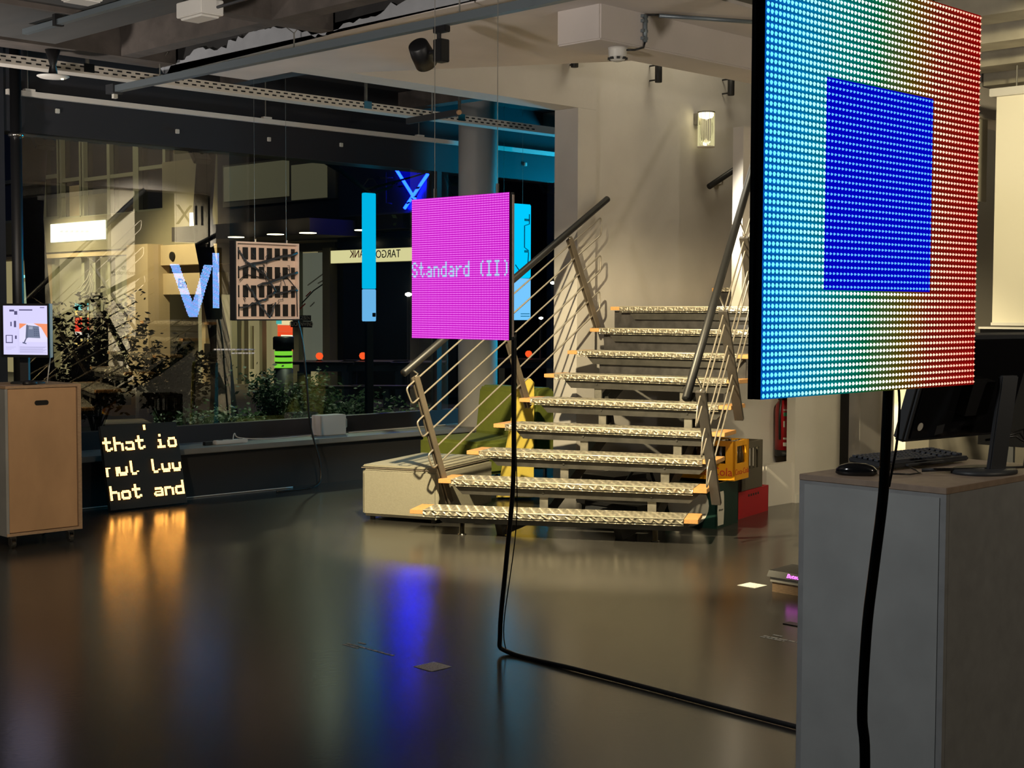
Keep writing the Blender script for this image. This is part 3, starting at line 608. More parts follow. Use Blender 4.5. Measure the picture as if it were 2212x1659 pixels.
mo_ = thing('computer_mouse', 'black computer mouse on the grey plinth beside the keyboard', 'mouse', (3.89, 2.37, 1.04))
sh = MB().lathe((0, 0, 0), [(.027, 0), (.032, .006), (.031, .018), (.026, .028), (.015, .035), (.003, .037)], 20).build('shell', 'black_gloss', mo_, True); par(sh, mo_)
sh.matrix_basis = Matrix.Translation((3.885, 2.375, 1.04)) @ Matrix.Rotation(math.radians(-62), 4, 'Z') @ Matrix.Diagonal((2.0, 1.05, 1.05, 1))
MB().tube([(3.935, 2.29, 1.048), (3.99, 2.25, 1.045), (4.05, 2.25, 1.045), (4.10, 2.29, 1.046), (4.13, 2.33, 1.05)], .0028, 6).build('cord', 'black_rubber', mo_, True)
rm = thing('monitor', 'dark monitor seen from behind on the grey plinth', 'monitor', (4.236, 2.15, 1.04))
Mr = frame3(Vector((.993, -.12, 0)).normalized(), Vector((-.12*0, -.27, .96)).normalized(), Vector((0, -.96, -.27)), (3.945, 2.262, 1.148))
MB().box(0, .56, 0, .34, -.03, .012, Mr).build('housing', 'charcoal', rm, bevel=.008)
MB().box(.02, .54, .012, .33, .012, .018, Mr).build('back_cover', 'black_gloss', rm, bevel=.003)
dsk = MB(); dsk.prism([(.013*math.cos(a*math.pi/10), .013*math.sin(a*math.pi/10)) for a in range(20)], 0, .001, Mr @ Matrix.Translation((.055, .052, .018))); dsk.build('badge', 'label_white', rm)
MB().prism([(.14, .02), (.18, .025), (.18, .055), (.14, .05)], .018, .0188, Mr).build('paper_label', 'charcoal', rm)
MB().lathe((0, 0, 0), [(.125, 0), (.125, .008), (.118, .014), (.05, .016)], 32).build('foot', 'charcoal', rm, True).matrix_basis = Matrix.Translation((4.245, 2.135, 1.04)) @ Matrix.Diagonal((1, .75, 1, 1))
tag(rm.children[-1])
nk = MB(); nk.prism([(-.034, -.012), (.034, -.012), (.03, .012), (-.03, .012)], 0, .30, frame3(Vector((.93, -.36, 0)), Vector((.36, .93, 0)), Vector((.06, -.09, 1)).normalized(), (4.25, 2.10, 1.05))); nk.build('neck', 'charcoal', rm, bevel=.004)
MB().box(.22, .34, .09, .20, .018, .05, Mr).build('mount', 'black', rm)
for k in range(3): MB().tube([(4.28+.02*k, 2.15, 1.14), (4.38+.03*k, 2.10, 1.15+.01*k), (4.44, 2.05+.02*k, 1.10), (4.36, 2.06, 1.055), (4.20, 2.13, 1.056), (4.08, 2.26, 1.048+.002*k)], .004, 7).build('lead', 'black_rubber', rm, True)

# ------------------------------------------------------------------ seats behind the stairs
e1, e2 = Vector((.374, -.927, 0)).normalized(), Vector((.927, .374, 0)).normalized()
ot = thing('ottoman', 'large cream upholstered block seat beside the foot of the stairs', 'ottoman', (7.1, 8.0, 0))
Mo = frame3(e1, e2, ZA, (6.64, 8.20, 0)); Mo2 = Mo
MB().box(0, .62, 0, .98, .03, .385, Mo).build('body', 'ottoman', ot, bevel=.022, bseg=3, smooth=False)
MB().box(.004, .616, .004, .976, .386, .408, Mo).build('top_panel', 'ottoman', ot, bevel=.009)
MB().tube([Mo @ Vector(p) for p in ((0, 0, .386), (.62, 0, .386), (.62, .98, .386), (0, .98, .386), (0, 0, .386))], .003, 5).build('piping', 'taupe_fabric', ot)
for a, b in ((.06, .06), (.56, .06), (.06, .92), (.56, .92)): MB().tube([Mo @ Vector((a, b, 0)), Mo @ Vector((a, b, .03))], .02, 10).build('foot', 'black', ot)
gc = thing('lounge_chair', 'olive green upholstered chair between the ottoman and the column', 'chair', (8.75, 9.1, 0))
B('seat', 'green_fabric', gc, 8.30, 9.06, 8.72, 9.46, .14, .43, bevel=.03, bseg=3)
bk_ = MB().prism([(8.98, .43), (9.03, .83), (9.07, .86), (9.22, .86), (9.26, .83), (9.26, .14), (9.07, .14)], 8.72, 9.46, Matrix(((1, 0, 0, 0), (0, 0, 1, 0), (0, 1, 0, 0), (0, 0, 0, 1)))).build('backrest', 'green_fabric', gc, bevel=.02, bseg=2)
for x, y in ((8.36, 8.78), (8.36, 9.40), (9.2, 8.78), (9.2, 9.40)): MB().tube([(x, y, 0), (x, y, .15)], .018, 10).build('leg', 'chrome', gc)
yc = thing('wedge_seat', 'tall yellow upholstered wedge seat behind the staircase', 'seat', (8.3, 8.2, 0))
ya = Vector((.7071, -.7071, 0)); Mw = frame3(ya, ZA, Vector((.7071, .7071, 0)), (8.13, 8.30, 0))
MB().prism([(0, .02), (.30, .02), (.30, .95), (.27, .985), (.21, .985), (.17, .95)], 0, .02, Mw).build('front_panel', 'yellow_fabric', yc, bevel=.004)
MB().prism([(.004, .02), (.298, .02), (.298, .948), (.268, .982), (.212, .982), (.172, .948)], .021, .24, Mw).build('body', 'taupe_fabric', yc)
MB().tube([Mw @ Vector((x, y, -.002)) for x, y in ((0, .02), (.17, .95), (.21, .985), (.27, .985), (.30, .95))], .005, 5).build('piping', 'yellow_fabric', yc)
bg = thing('holdall', 'dark holdall bag on the floor under the staircase', 'bag', (8.4, 7.3, 0))
MB().box(8.15, 8.65, 7.05, 7.5, 0, .28).build('body', 'black', bg, bevel=.06, bseg=3); MB().tube([(8.2, 7.03, .2), (8.3, 7.0, .33), (8.5, 7.0, .33), (8.6, 7.03, .2)], .012, 7).build('strap', 'charcoal', bg, True)
MB().box(8.13, 8.149, 7.2, 7.27, .17, .2).build('logo_patch', 'label_white', bg)
cs = thing('equipment_case', 'black equipment case pushed under the lower steps', 'case', (7.9, 6.9, 0))
B('body', 'charcoal', cs, 7.75, 8.1, 6.5, 7.0, 0, .13, bevel=.01); B('lid', 'black', cs, 7.75, 8.1, 6.5, 7.0, .131, .16, bevel=.005); MB().tube([(7.74, 6.65, .09), (7.72, 6.68, .09), (7.72, 6.82, .09), (7.74, 6.85, .09)], .006, 6).build('handle', 'chrome', cs)

# ------------------------------------------------------------------ drinks crates beside the stairs
def crate(name, label, o, ang, lu, lv, z0, h, m, rails=0, windows=True, bottles=None):
    a = math.radians(ang); u, v = Vector((math.cos(a), math.sin(a), 0)), Vector((-math.sin(a), math.cos(a), 0)); M = frame3(u, v, ZA, (*o, z0))
    t = thing(name, label, 'crate', (*o, z0), 'drinks crates beside the stairs'); th = .014
    MB().box(0, lu, 0, lv, 0, .016, M).build('floor_panel', m, t)
    def wall(nm, length, Mw):
        q = MB(); hh = h-.001
        if windows:
            q.box(0, length, 0, th, .016, h*.42, Mw).box(0, length, 0, th, h*.86, hh, Mw).box(0, length*.17, 0, th, h*.42, h*.86, Mw).box(length*.83, length, 0, th, h*.42, h*.86, Mw)
            if rails:
                for k in range(rails): xx = length*(.17+.66*(k+1)/(rails+1)); q.box(xx-.008, xx+.008, 0, th, h*.42, h*.86, Mw)
        else: q.box(0, length, 0, th, .016, hh, Mw)
        return q.build(nm, m, t)
    w1 = wall('wall_panel', lu, M); w2 = wall('wall_panel', lv, M @ Matrix.Translation((0, lv, 0)) @ Matrix.Rotation(-math.pi/2, 4, 'Z'))
    wall('wall_panel', lu, M @ Matrix.Translation((0, lv-th, 0))); wall('wall_panel', lv, M @ Matrix.Translation((lu-th, lv, 0)) @ Matrix.Rotation(-math.pi/2, 4, 'Z'))
    if bottles:
        k = 0
        for i in range(4):
            for j in range(5):
                c = M @ Vector((.05+(lu-.1)*i/3, .05+(lv-.1)*j/4, .016)); b_ = MB().lathe(c, [(.03, 0), (.03, h*.55), (.014, h*.78), (.012, h*.9)], 10).build('bottle', 'bottle', None, True)
                b_['label'] = 'capped bottle standing in the '+bottles; b_['category'] = 'bottle'; b_['group'] = 'bottles in the '+bottles
                sub('cap', MB().lathe(c+Vector((0, 0, h*.9)), [(.014, 0), (.014, .008), (.011, .011)], 10), 'cap_metal', b_)
    return t, M, u, v
g1, Mg, gu, gv = crate('drinks_crate', 'dark green drinks crate with a pale label at the foot of the stairs', (8.166, 6.112), 14, .40, .40, 0, .325, 'green_plastic', 0, False)
lab = MB().prism([(-.05, .02), (.05, .02), (.06, .12), (.055, .23), (.045, .26), (-.045, .26), (-.055, .23), (-.06, .12)], 0, .0015, frame3(gu, ZA, -gv, Vector((8.166, 6.112, 0))+gu*.07-gv*.0005)); lab.build('label_print', 'label_white', g1)
text('lettering', 'Bitburger', 'print_dark', .022, frame3(gu, ZA, -gv, Vector((8.166, 6.112, .13))+gu*.07-gv*.003), g1, .0003)
MB().prism([(.16*math.cos(a*math.pi/12), .16*math.sin(a*math.pi/12)) for a in range(25) if math.sin(a*math.pi/12) < .5], 0, .0015, frame3(-gv, ZA, -gu, Vector((8.166, 6.112, .16))+gv*.22-gu*.0005)).build('label_print', 'label_white', g1)
y1, My, yu, yv = crate('drinks_crate', 'yellow drinks crate full of capped bottles, on top of the green crate', (8.355, 6.10), 14, .27, .42, .327, .285, 'yellow_plastic', 0, True, 'yellow crate')
text('lettering', 'Coca-Cola', 'print_red', .085, frame3(-yv, ZA, -yu, Vector((8.355, 6.10, .385))+yv*.2-yu*.0012), y1, .0003); text('lettering', 'Coca-Cola', 'print_red', .06, frame3(yu, ZA, -yv, Vector((8.355, 6.10, .385))+yu*.14-yv*.0012), y1, .0003)
crate('drinks_crate', 'plain red crate on the floor between the green crate and the white wall', (8.64, 6.277), 13, .60, .38, 0, .20, 'red_plastic', 0, False)
r_ = [o for o in COL.objects if o.get('label', '').startswith('plain red')][0]
for k in range(5): MB().box(.20+k*.045, .225+k*.045, -.001, .001, .15, .168, frame3(Vector((math.cos(.227), math.sin(.227), 0)), Vector((-math.sin(.227), math.cos(.227), 0)), ZA, (8.64, 6.277, 0))).build('vent_slot', 'print_dark', r_)
crate('drinks_crate', 'brown-grey drinks crate with barred sides, on top of the red crate', (8.72, 6.30), 13, .40, .36, .202, .36, 'grey_plastic', 3, True)
# fire extinguisher
fe = thing('fire_extinguisher', 'red fire extinguisher hanging in the niche beside the white wall', 'fire extinguisher', (9.86, 6.70, .36))
fx, fy = 9.86, 6.70
MB().lathe((fx, fy, .36), [(.078, 0), (.080, .01), (.080, .05)], 24).build('base_ring', 'black', fe, True)
MB().lathe((fx, fy, .411), [(.080, 0), (.080, .33), (.074, .37), (.055, .40), (.03, .415)], 24).build('cylinder', 'red_metal', fe, True)
MB().lathe((fx, fy, .826), [(.022, 0), (.022, .03), (.03, .035), (.03, .06)], 12).build('valve', 'black', fe, True)
MB().box(fx-.012, fx+.012, fy-.11, fy+.02, .88, .90).build('lever', 'red_metal', fe)
MB().tube([(fx-.02, fy, .85), (fx-.09, fy-.02, .82), (fx-.105, fy-.02, .70), (fx-.10, fy-.02, .50)], .011, 8).build('hose', 'black_rubber', fe, True)
def wrap(name, z0, z1, m, a0=205, a1=275):
    q = MB(); n = 8
    for k in range(n):
        a, b = math.radians(a0+(a1-a0)*k/n), math.radians(a0+(a1-a0)*(k+1)/n); r = .0808
        q.q([(fx+r*math.cos(a), fy+r*math.sin(a), z0), (fx+r*math.cos(b), fy+r*math.sin(b), z0), (fx+r*math.cos(b), fy+r*math.sin(b), z1), (fx+r*math.cos(a), fy+r*math.sin(a), z1)])
    return q.build(name, m, fe)
wrap('label_band', .69, .72, 'label_green'); wrap('label_band', .50, .515, 'label_white'); wrap('label_band', .445, .475, 'label_white'); wrap('label_band', .735, .745, 'label_white'); wrap('pictogram', .60, .65, 'label_white', 205, 215); wrap('pictogram', .55, .575, 'label_white', 225, 250)

# ------------------------------------------------------------------ floor stickers and the low display
def flat(name, label, x0, x1, y0, y1): return tag(B(name, 'sticker', None, x0, x1, y0, y1, .0005, .0015), label, 'sticker', 'pale stickers on the floor')
flat('floor_sticker', 'small square pale sticker on the floor near the hanging cable', 4.05, 4.17, 4.53, 4.65)
flat('floor_sticker', 'small square pale sticker on the floor beside the low display box', 6.57, 6.69, 4.65, 4.77)
def caption(label, x, ya_, yb, short, tl):
    t = thing('floor_caption', label, 'sticker', (x, (ya_+yb)/2, 0), 'pale stickers on the floor'); random.seed(11)
    for row, (a, b) in enumerate(((ya_, yb), (ya_+.0, short))):
        y = a
        while y > b:
            ln = random.uniform(.02, .05); B('word_strip', 'sticker', t, x-row*.025, x-row*.025+.014, max(b, y-ln), y, .0005, .0012); y -= ln+.008
    B('word_strip', 'sticker', t, x+.05, x+.064, ya_-.07*tl, ya_-.02*tl, .0005, .0012)
caption('long white text line stuck on the floor near the hanging cable', 4.11, 5.19, 4.86, 5.08, 1)
caption('white text lines stuck on the floor beside the grey plinth', 5.63, 3.935, 3.70, 3.80, 1)
lb = thing('display_box', 'low wooden display box with a black magenta-lit LED strip on the floor', 'display', (6.65, 4.3, 0))
B('base', 'birch_edge', lb, 6.565, 6.80, 3.9, 4.53, 0, .055); B('white_band', 'white_paint', lb, 6.56, 6.80, 3.9, 4.54, .056, .082)
MB().prism([(6.553, .083), (6.80, .083), (6.80, .12), (6.575, .115)], 3.9, 4.56, Matrix(((1, 0, 0, 0), (0, 0, 1, 0), (0, 1, 0, 0), (0, 0, 0, 1)))).build('led_bar', 'black', lb)
emat('magenta_text', (1, .12, 1), 5)
text('lettering', 'Buteudoidep', 'magenta_text', .034, frame3(-YA, Vector((.57, 0, .82)).normalized(), Vector((-.82, 0, .57)).normalized(), (6.56, 4.345, .1)), lb, .0003)
tag(B('floor_tab', 'black', None, 5.92, 5.98, 3.75, 4.02, .0005, .004), 'short black strip on the floor beside the grey plinth', 'strip')

# ------------------------------------------------------------------ things on the sill and header
bx_ = thing('control_box', 'pale grey box on the window sill', 'box', (8.02, 10.38, .405))
B('body', 'white_paint', bx_, 7.875, 8.165, 10.30, 10.44, .406, .588, bevel=.006); MB().tube([(8.166, 10.34, .45), (8.20, 10.34, .47), (8.20, 10.34, .54), (8.166, 10.34, .56)], .004, 6).build('wire_loop', 'white_paint', bx_)
ps = thing('power_strip', 'white power strip on the window sill', 'power strip', (6.9, 10.3, .405))
B('body', 'white_paint', ps, 6.72, 7.04, 10.22, 10.28, .406, .44, bevel=.006)
for k in range(3): MB().lathe((6.78+k*.1, 10.25, .4405), [(.02, 0), (.02, .002)], 12).build('socket', 'charcoal', ps)
B('plug', 'black', ps, 6.62, 6.69, 10.23, 10.27, .406, .435)
cr = thing('curtain_rail', 'long pale curtain rail in front of the dark window header', 'rail', (8.1, 10.48, 3.18))
B('profile', 'rail_white', cr, 5.05, 12.5, 10.46, 10.50, 3.165, 3.205)
for k, x in enumerate((5.22, 7.42, 9.2)): MB().tube([(x, 10.48, 3.205), (x, 10.48, 3.62)], .005, 6).build('hanger', 'galv', cr); B('clip', 'rail_white', cr, x-.03, x+.05, 10.455, 10.505, 3.206, 3.222)
for x, y, wh in ((124, 240, 'nearest the black pipe'), (383, 284, 'above the white sign box'), (581, 301, 'above the back-turned screen'), (737, 313, 'next to the neon sign'), (1135, 355, 'right of the round column')):
    p = onY(x, y, 10.54); q = B('header_clip', 'label_white', None, p.x-.016, p.x+.016, 10.528, 10.549, p.z-.018, p.z+.018, bevel=.003)
    tag(q, 'small white square clip on the window header, '+wh, 'clip', 'clips along the window header')
for x, y, wh in ((92, 303, 'beside the black pipe'), (431, 335, 'above the leaning tree trunk'), (978, 386, 'left of the round column'), (1180, 403, 'next to the white stair pillar')):
    p = onY(x, y, 10.95); t = thing('floodlight', 'small square floodlight outside the window, '+wh, 'floodlight', p, 'floodlights outside the window')
    Mf = Matrix.Translation(p) @ Matrix.Rotation(math.radians(50), 4, 'X'); MB().box(-.085, .085, -.09, .09, -.03, .03, Mf).build('housing', 'galv_dark', t, bevel=.01); MB().box(-.06, .06, -.06, .06, -.034, -.031, Mf).build('lens', 'chrome', t)
    MB().tube([p, (p.x, 10.86, 2.93), (p.x, 10.79, 2.93)], .012, 6).build('arm', 'black', t)
# cyan light box between column and stair pillar
cy = thing('light_box', 'cyan light box with a plug drawing hanging between the column and the white pillar', 'light box', (10.43, 10.38, 1.44))
emat('cyan_body', (.0, .46, .78), 1.3); emat('cyan_low', (.16, .50, .88), 1.15)
B('body', 'cyan_body', cy, 10.20, 10.575, 10.30, 10.45, 1.87, 2.62, bevel=.01); B('lower_body', 'cyan_low', cy, 10.20, 10.575, 10.30, 10.45, 1.44, 1.865, bevel=.01)
mat('cyan_print', (.01, .12, .2), .6)
for pts in (((10.54, 10.297, 2.52), (10.54, 10.297, 2.42), (10.47, 10.297, 2.40), (10.47, 10.297, 2.18), (10.53, 10.297, 2.15)), ((10.53, 10.297, 2.13), (10.52, 10.297, 2.02), (10.43, 10.297, 1.94), (10.43, 10.297, 1.88)), ((10.40, 10.297, 1.88), (10.39, 10.297, 1.95), (10.34, 10.297, 2.0))):
    MB().tube(pts, .006, 6).build('drawn_line', 'cyan_print', cy)
for a, z in ((10.50, 2.46), (10.50, 2.14)): B('drawn_plug', 'black', cy, a-.03, a+.03, 10.293, 10.299, z-.012, z+.012)
for k in range(2): B('drawn_caption', 'cyan_print', cy, 10.42, 10.55, 10.296, 10.299, 1.50-k*.025, 1.508-k*.025)
for x in (10.25, 10.52): MB().tube([(x, 10.375, 2.62), (x, 10.375, 3.6)], .0015, 5).build('suspension_wire', 'galv', cy)

# ------------------------------------------------------------------ ceiling fittings
tk = thing('light_track', 'grey ceiling light track crossing below the ragged plaster edge', 'track', (5.2, 7, 3.06))
B('profile', 'metal_track', tk, 5.175, 5.225, 2.0, 9.10, 3.055, 3.10); B('end_box', 'charcoal', tk, 5.16, 5.24, 9.10, 9.20, 3.045, 3.11); B('end_plug', 'label_white', tk, 5.185, 5.215, 9.13, 9.16, 3.015, 3.044)
for y in (8.55, 7.05, 5.6):
    y_ = y; MB().tube([(5.2, y_, 3.10), (5.2, y_, 3.19)], .005, 6).build('hanger', 'galv', tk); MB().tube([(5.2, y_-.10, 3.25), (5.2, y_, 3.19), (5.2, y_+.10, 3.25)], .003, 5).build('hanger_wire', 'galv', tk)
sp = thing('track_spotlight', 'black spotlight on the ceiling track, turned towards the stairs', 'spotlight', (5.2, 5.75, 3.05), 'track spotlights')
B('adapter', 'black', sp, 5.18, 5.22, 5.69, 5.79, 3.02, 3.054, bevel=.004); MB().lathe((5.2, 5.76, 2.985), [(.012, 0), (.012, .035)], 10).build('swivel', 'black', sp)
B('driver_box', 'black', sp, 5.168, 5.232, 5.71, 5.775, 2.865, 2.985, bevel=.004)
hd = Vector((2.15, .95, -1.75)).normalized(); hc = Vector((5.20, 5.895, 2.925))
q = MB().tube([hc-hd*.075, hc-hd*.068, hc-hd*.01, hc+hd*.07], [.045, .055, .062, .062], 24).build('lamp_head', 'black', sp, True)
sub('lens', MB().tube([hc+hd*.0705, hc+hd*.072], .055, 20), emat('spot_lens', (1, .85, .5), 20, 'NONE'), q)
MB().tube([(5.2, 5.775, 2.93), hc], .012, 8).build('arm', 'black', sp)
def dup(root, dx, label):
    r = root.copy(); COL.objects.link(r); r.location = Vector(root.location)+Vector(dx); r['label'] = label
    for ch in root.children:
        c = ch.copy(); COL.objects.link(c); c.parent = r; c.matrix_parent_inverse = ch.matrix_parent_inverse.copy()
        for g in ch.children: d = g.copy(); COL.objects.link(d); d.parent = c; d.matrix_parent_inverse = g.matrix_parent_inverse.copy()
    return r
dup(sp, (.72, -2.0, 0), 'black spotlight on the ceiling above the grey plinth'); dup(sp, (1.4, -2.95, 0), 'black spotlight aimed at the white pillar')
t2 = thing('light_track', 'thin grey conduit track under the raw concrete slab', 'track', (3.97, 6, 3.08))
B('profile', 'metal_track', t2, 3.955, 3.99, 1.5, 8.0, 3.14, 3.17)
for y in (7.6, 6.6, 5.4): B('clamp', 'black', t2, 3.945, 4.0, y-.015, y+.015, 3.135, 3.199)
tag(B('conduit', 'rib_edge', None, 2.6, 4.05, 7.40, 7.425, 3.17, 3.199), 'short pale conduit on the raw concrete slab', 'conduit')
tr = thing('cable_tray', 'perforated metal cable tray hanging in front of the window header', 'cable tray', (7, 9.25, 3.18))
MB().box(3.6, 11.5, 9.25, 9.254, 3.180, 3.243).box(3.6, 11.5, 9.254, 9.40, 3.180, 3.184).box(3.6, 11.5, 9.244, 9.25, 3.176, 3.184).build('tray_profile', 'rail_white', tr)
mat('slot_dark', (.012, .012, .013), .8)
s0 = None
for k in range(74):
    for r in range(2):
        if s0 is None: s0 = MB().box(-.019, .019, -.0008, .0008, -.0055, .0055).build('slot', 'slot_dark', tr); o = s0
        else: o = s0.copy(); COL.objects.link(o); par(o, tr)
        o.location = (4.22+k*.072+r*.036, 9.2485, 3.226-r*.026)
for x in (5.05, 7.55, 8.6): B('tray_hanger', 'galv', tr, x, x+.02, 9.26, 9.28, 3.244, 3.62); B('tray_clip', 'chrome', tr, x-.03, x+.05, 9.242, 9.247, 3.19, 3.25)
jb = thing('junction_box', 'white junction box under the raw concrete slab', 'junction box', (4.28, 6.62, 3.1))
B('body', 'white_paint', jb, 4.20, 4.34, 6.50, 6.74, 3.09, 3.17, bevel=.004); B('cover_lid', 'white_paint', jb, 4.215, 4.325, 6.52, 6.72, 3.078, 3.089, bevel=.003)
MB().tube([(4.30, 6.5, 3.13), (4.32, 5.8, 3.15), (4.32, 4.5, 3.16)], .008, 6).build('lead', 'charcoal', jb)
jb2 = thing('junction_box', 'pale flat box at the top of the raw concrete slab', 'junction box', (3.6, 6.2, 3.15)); q = onZ(205, 3, 3.15); B('body', 'white_paint', jb2, q.x-.13, q.x+.03, q.y-.03, q.y+.12, 3.15, 3.199, bevel=.003); B('cover_lid', 'white_paint', jb2, q.x-.12, q.x+.02, q.y-.02, q.y+.11, 3.143, 3.149)
ov = thing('ceiling_lamp', 'flat oval white ceiling lamp near the cable tray', 'lamp', (4.44, 8.58, 3.0))
MB().lathe((4.445, 8.58, 3.0), [(.02, 0), (.085, .008), (.10, .016), (.10, .02), (.04, .03)], 28).build('shade', 'white_paint', ov, True); MB().lathe((4.445, 8.58, 3.03), [(.03, 0), (.02, .06), (.05, .16)], 14).build('stem', 'black', ov, True); MB().lathe((4.49, 8.545, 2.999), [(.008, 0), (.008, .006)], 10).build('glint_disc', 'lamp_warm', ov)  # small glowing disc stands in for a glint on the shade
sl = thing('stabiliser_bar', 'dark angled bracket arm beneath the cable tray near the column', 'bracket', (8.6, 8.9, 3.1)); a, b = onZ(880, 262, 3.12), onZ(990, 243, 3.12); bar(MB(), a, b, .05, .03, ZA).build('arm', 'charcoal', sl); MB().tube([b, b+(b-a).normalized()*.02], .02, 10).build('tip', 'birch', sl); MB().tube([(a+b)/2, Vector(((a.x+b.x)/2, (a.y+b.y)/2, 3.62))], .008, 6).build('rod', 'galv', sl)
# stair-wall lamps
for x, lbl in ((8.60, 'black wall lamp half hidden by the white ceiling edge'), (9.662, 'black cylinder wall lamp next to the beam'), (10.699, 'black cylinder wall lamp nearest the big screen')):
    t = thing('wall_lamp', lbl, 'wall lamp', (x, 7.93, 3.5), 'black wall lamps on the stair wall')
    MB().lathe((x, 7.90, 3.495), [(.028, 0), (.031, .004), (.031, .166), (.028, .17)], 20).build('cylinder', 'black', t, True)
    for z in (3.52, 3.645): MB().tube([(x, 7.925, z), (x, 7.998, z)], .007, 8).build('arm', 'black', t)
gl = thing('glass_lamp', 'lit ribbed glass cylinder lamp on the stair wall', 'wall lamp', (10.32, 7.86, 3.0))
MB().lathe((10.31, 7.88, 3.0), [(.075, 0), (.075, .30)], 28).build('glass_shade', 'lamp_glass', gl, True)
for k in range(12):
    a = 2*math.pi*k/12; MB().tube([(10.31+.073*math.cos(a), 7.88+.073*math.sin(a), 3.005), (10.31+.073*math.cos(a), 7.88+.073*math.sin(a), 3.295)], .003, 5).build('glass_rib', emat('rib_glow', (1, .9, .45), .75, 'NONE'), gl)
MB().lathe((10.31, 7.88, 3.245), [(.01, 0), (.055, .012), (.066, .03), (.066, .05)], 24).build('bulb', 'lamp_warm', gl, True); MB().lathe((10.31, 7.88, 3.296), [(.078, 0), (.078, .012)], 24).build('cap', 'galv', gl)
MB().lathe((10.31, 7.88, 2.994), [(.077, 0), (.077, .008)], 24).build('rim', 'rail_white', gl); B('mount', 'galv', gl, 10.28, 10.34, 7.95, 8.0, 3.2, 3.3)
sd = thing('smoke_detector', 'white smoke detector under the corner of the beam', 'smoke detector', (6.10, 5.28, 3.0))
MB().lathe((6.10, 5.28, 2.925), [(.025, 0), (.04, .006), (.05, .03), (.052, .06), (.055, .075)], 24).build('body', 'white_paint', sd, True)
for k in range(8):
    a = 2*math.pi*k/8; p = Vector((6.10+.046*math.cos(a), 5.28+.046*math.sin(a), 2.94)); MB().box(-.009, .009, -.009, .009, -.006, .006, Matrix.Translation(p) @ Matrix.Rotation(a, 4, 'Z')).build('vent', 'print_dark', sd)
cdt = thing('conduit_run', 'grey conduit with clips running down the beam to the smoke detector', 'conduit', (6.2, 5.17, 3.1))
MB().tube([(6.20, 5.166, 3.03), (6.20, 5.166, 3.175)], .012, 8).build('pipe', 'metal_track', cdt, True); MB().tube([(6.115, 5.24, 2.985), (6.15, 5.2, 2.985), (6.19, 5.168, 3.0), (6.20, 5.168, 3.03)], .006, 6).build('lead', 'black_rubber', cdt, True)
for z in (3.05, 3.09, 3.145, 3.172): B('clip', 'metal_track', cdt, 6.175, 6.215, 5.158, 5.185, z-.008, z+.008)
MB().tube([(6.20, 5.166, 3.17), (6.205, 5.155, 3.178), (6.25, 5.1, 3.178)], .006, 6).build('lead', 'black_rubber', cdt, True); MB().tube([(6.24, 5.10, 3.172), (6.9, 4.75, 3.172)], .012, 8).build('pipe', 'metal_track', cdt, True)
# projection screen and dark board at the right edge
pj = thing('projection_screen', 'white projection screen pulled down at the right edge of the room', 'projection screen', (9.4, 4.2, 1.5))
B('housing', 'white_paint', pj, 9.36, 9.46, 2.6, 4.73, 3.02, 3.075, bevel=.004); B('fabric', 'screen_white', pj, 9.405, 9.412, 2.7, 4.695, 1.47, 3.02); B('bottom_bar', 'white_paint', pj, 9.395, 9.42, 2.7, 4.70, 1.45, 1.47)
MB().tube([(9.40, 4.55, 3.075), (9.40, 4.55, 3.22)], .006, 6).build('hanger', 'galv', pj)
db = thing('black_board', 'glossy black board below the projection screen', 'board', (9.35, 4.2, 0))
B('panel', 'black_gloss', db, 9.36, 9.39, 2.6, 4.76, .62, 1.425); B('top_trim', 'white_paint', db, 9.355, 9.395, 2.6, 4.77, 1.426, 1.440)
for y in (2.8, 4.5): B('leg', 'charcoal', db, 9.36, 9.39, y, y+.05, 0, .619)

# ------------------------------------------------------------------ the street outside
struct(B('ground_outside', 'paving', None, -10, 60, 10.87, 70, -.12, -.02), 'dark paving of the street outside')
tag(B('planting_bed', 'soil', None, 4, 15.0, 10.9, 15.4, -.05, .16), 'dark soil bed along the outside of the shop window', 'flower bed')
FX = 15.9
def F(x, y, X=FX): return onX(x, y, X)
def fbox(name, m, parent, x0, x1, yt, yb, off=0., th=.06, X=FX, **k):
    """a box on the facade plane, given by the columns and rows it covers; off: how far it stands proud of the wall"""
    mx = (x0+x1)/2; ya_, yb_ = F(x0, 668, X).y, F(x1, 668, X).y; return B(name, m, parent, X-off-th, X-off, yb_, ya_, F(mx, yb, X).z, F(mx, yt, X).z, **k)
bd = thing('bank_building', 'lamp-lit office building with dark upper windows and a shop front, across the street', 'building', (FX+2, 26, 0))
fbox('wall_panel', 'facade', bd, -80, 376, 474, 545, -.05, .3); fbox('upper_wall', 'facade_band', bd, -80, 500, -200, 476, -.36, .3); fbox('wall_panel', 'facade', bd, 376, 500, 345, 530, -.05, .3)
fbox('fascia', 'facade_beige', bd, -80, 332, 540, 558, .0, .2); B('inner_wall', 'facade_band', bd, 16.62, 17.6, 18.5, 36, 0, 8.5)
def window(x0, x1, yt, yb, pane, bars=(), tr=()):
    w_ = fbox('window', 'win_frame', bd, x0, x1, yb-4, yb+4, .0, .12); 
    p_ = fbox('pane', pane, w_, x0, x1, yt, yb, -.06, .05)
    for b in (x0, *bars, x1): fbox('glazing_bar', 'win_frame', w_, b-3, b+3, yt, yb, .0, .10)
    for t in tr: fbox('glazing_bar', 'win_frame', w_, x0, x1, t-4, t+4, .0, .09)
window(-60, 138, 200, 480, 'win_dark', (40, 100), (392,)); window(142, 186, 200, 472, 'win_dark', (), (388,)); window(190, 302, 200, 466, 'win_dark', (246,), (382,)); window(308, 366, 200, 456, 'win_dark', (), (362,))
fbox('lit_curtain', 'facade_beige', bd, 153, 184, 400, 466, -.02, .02)
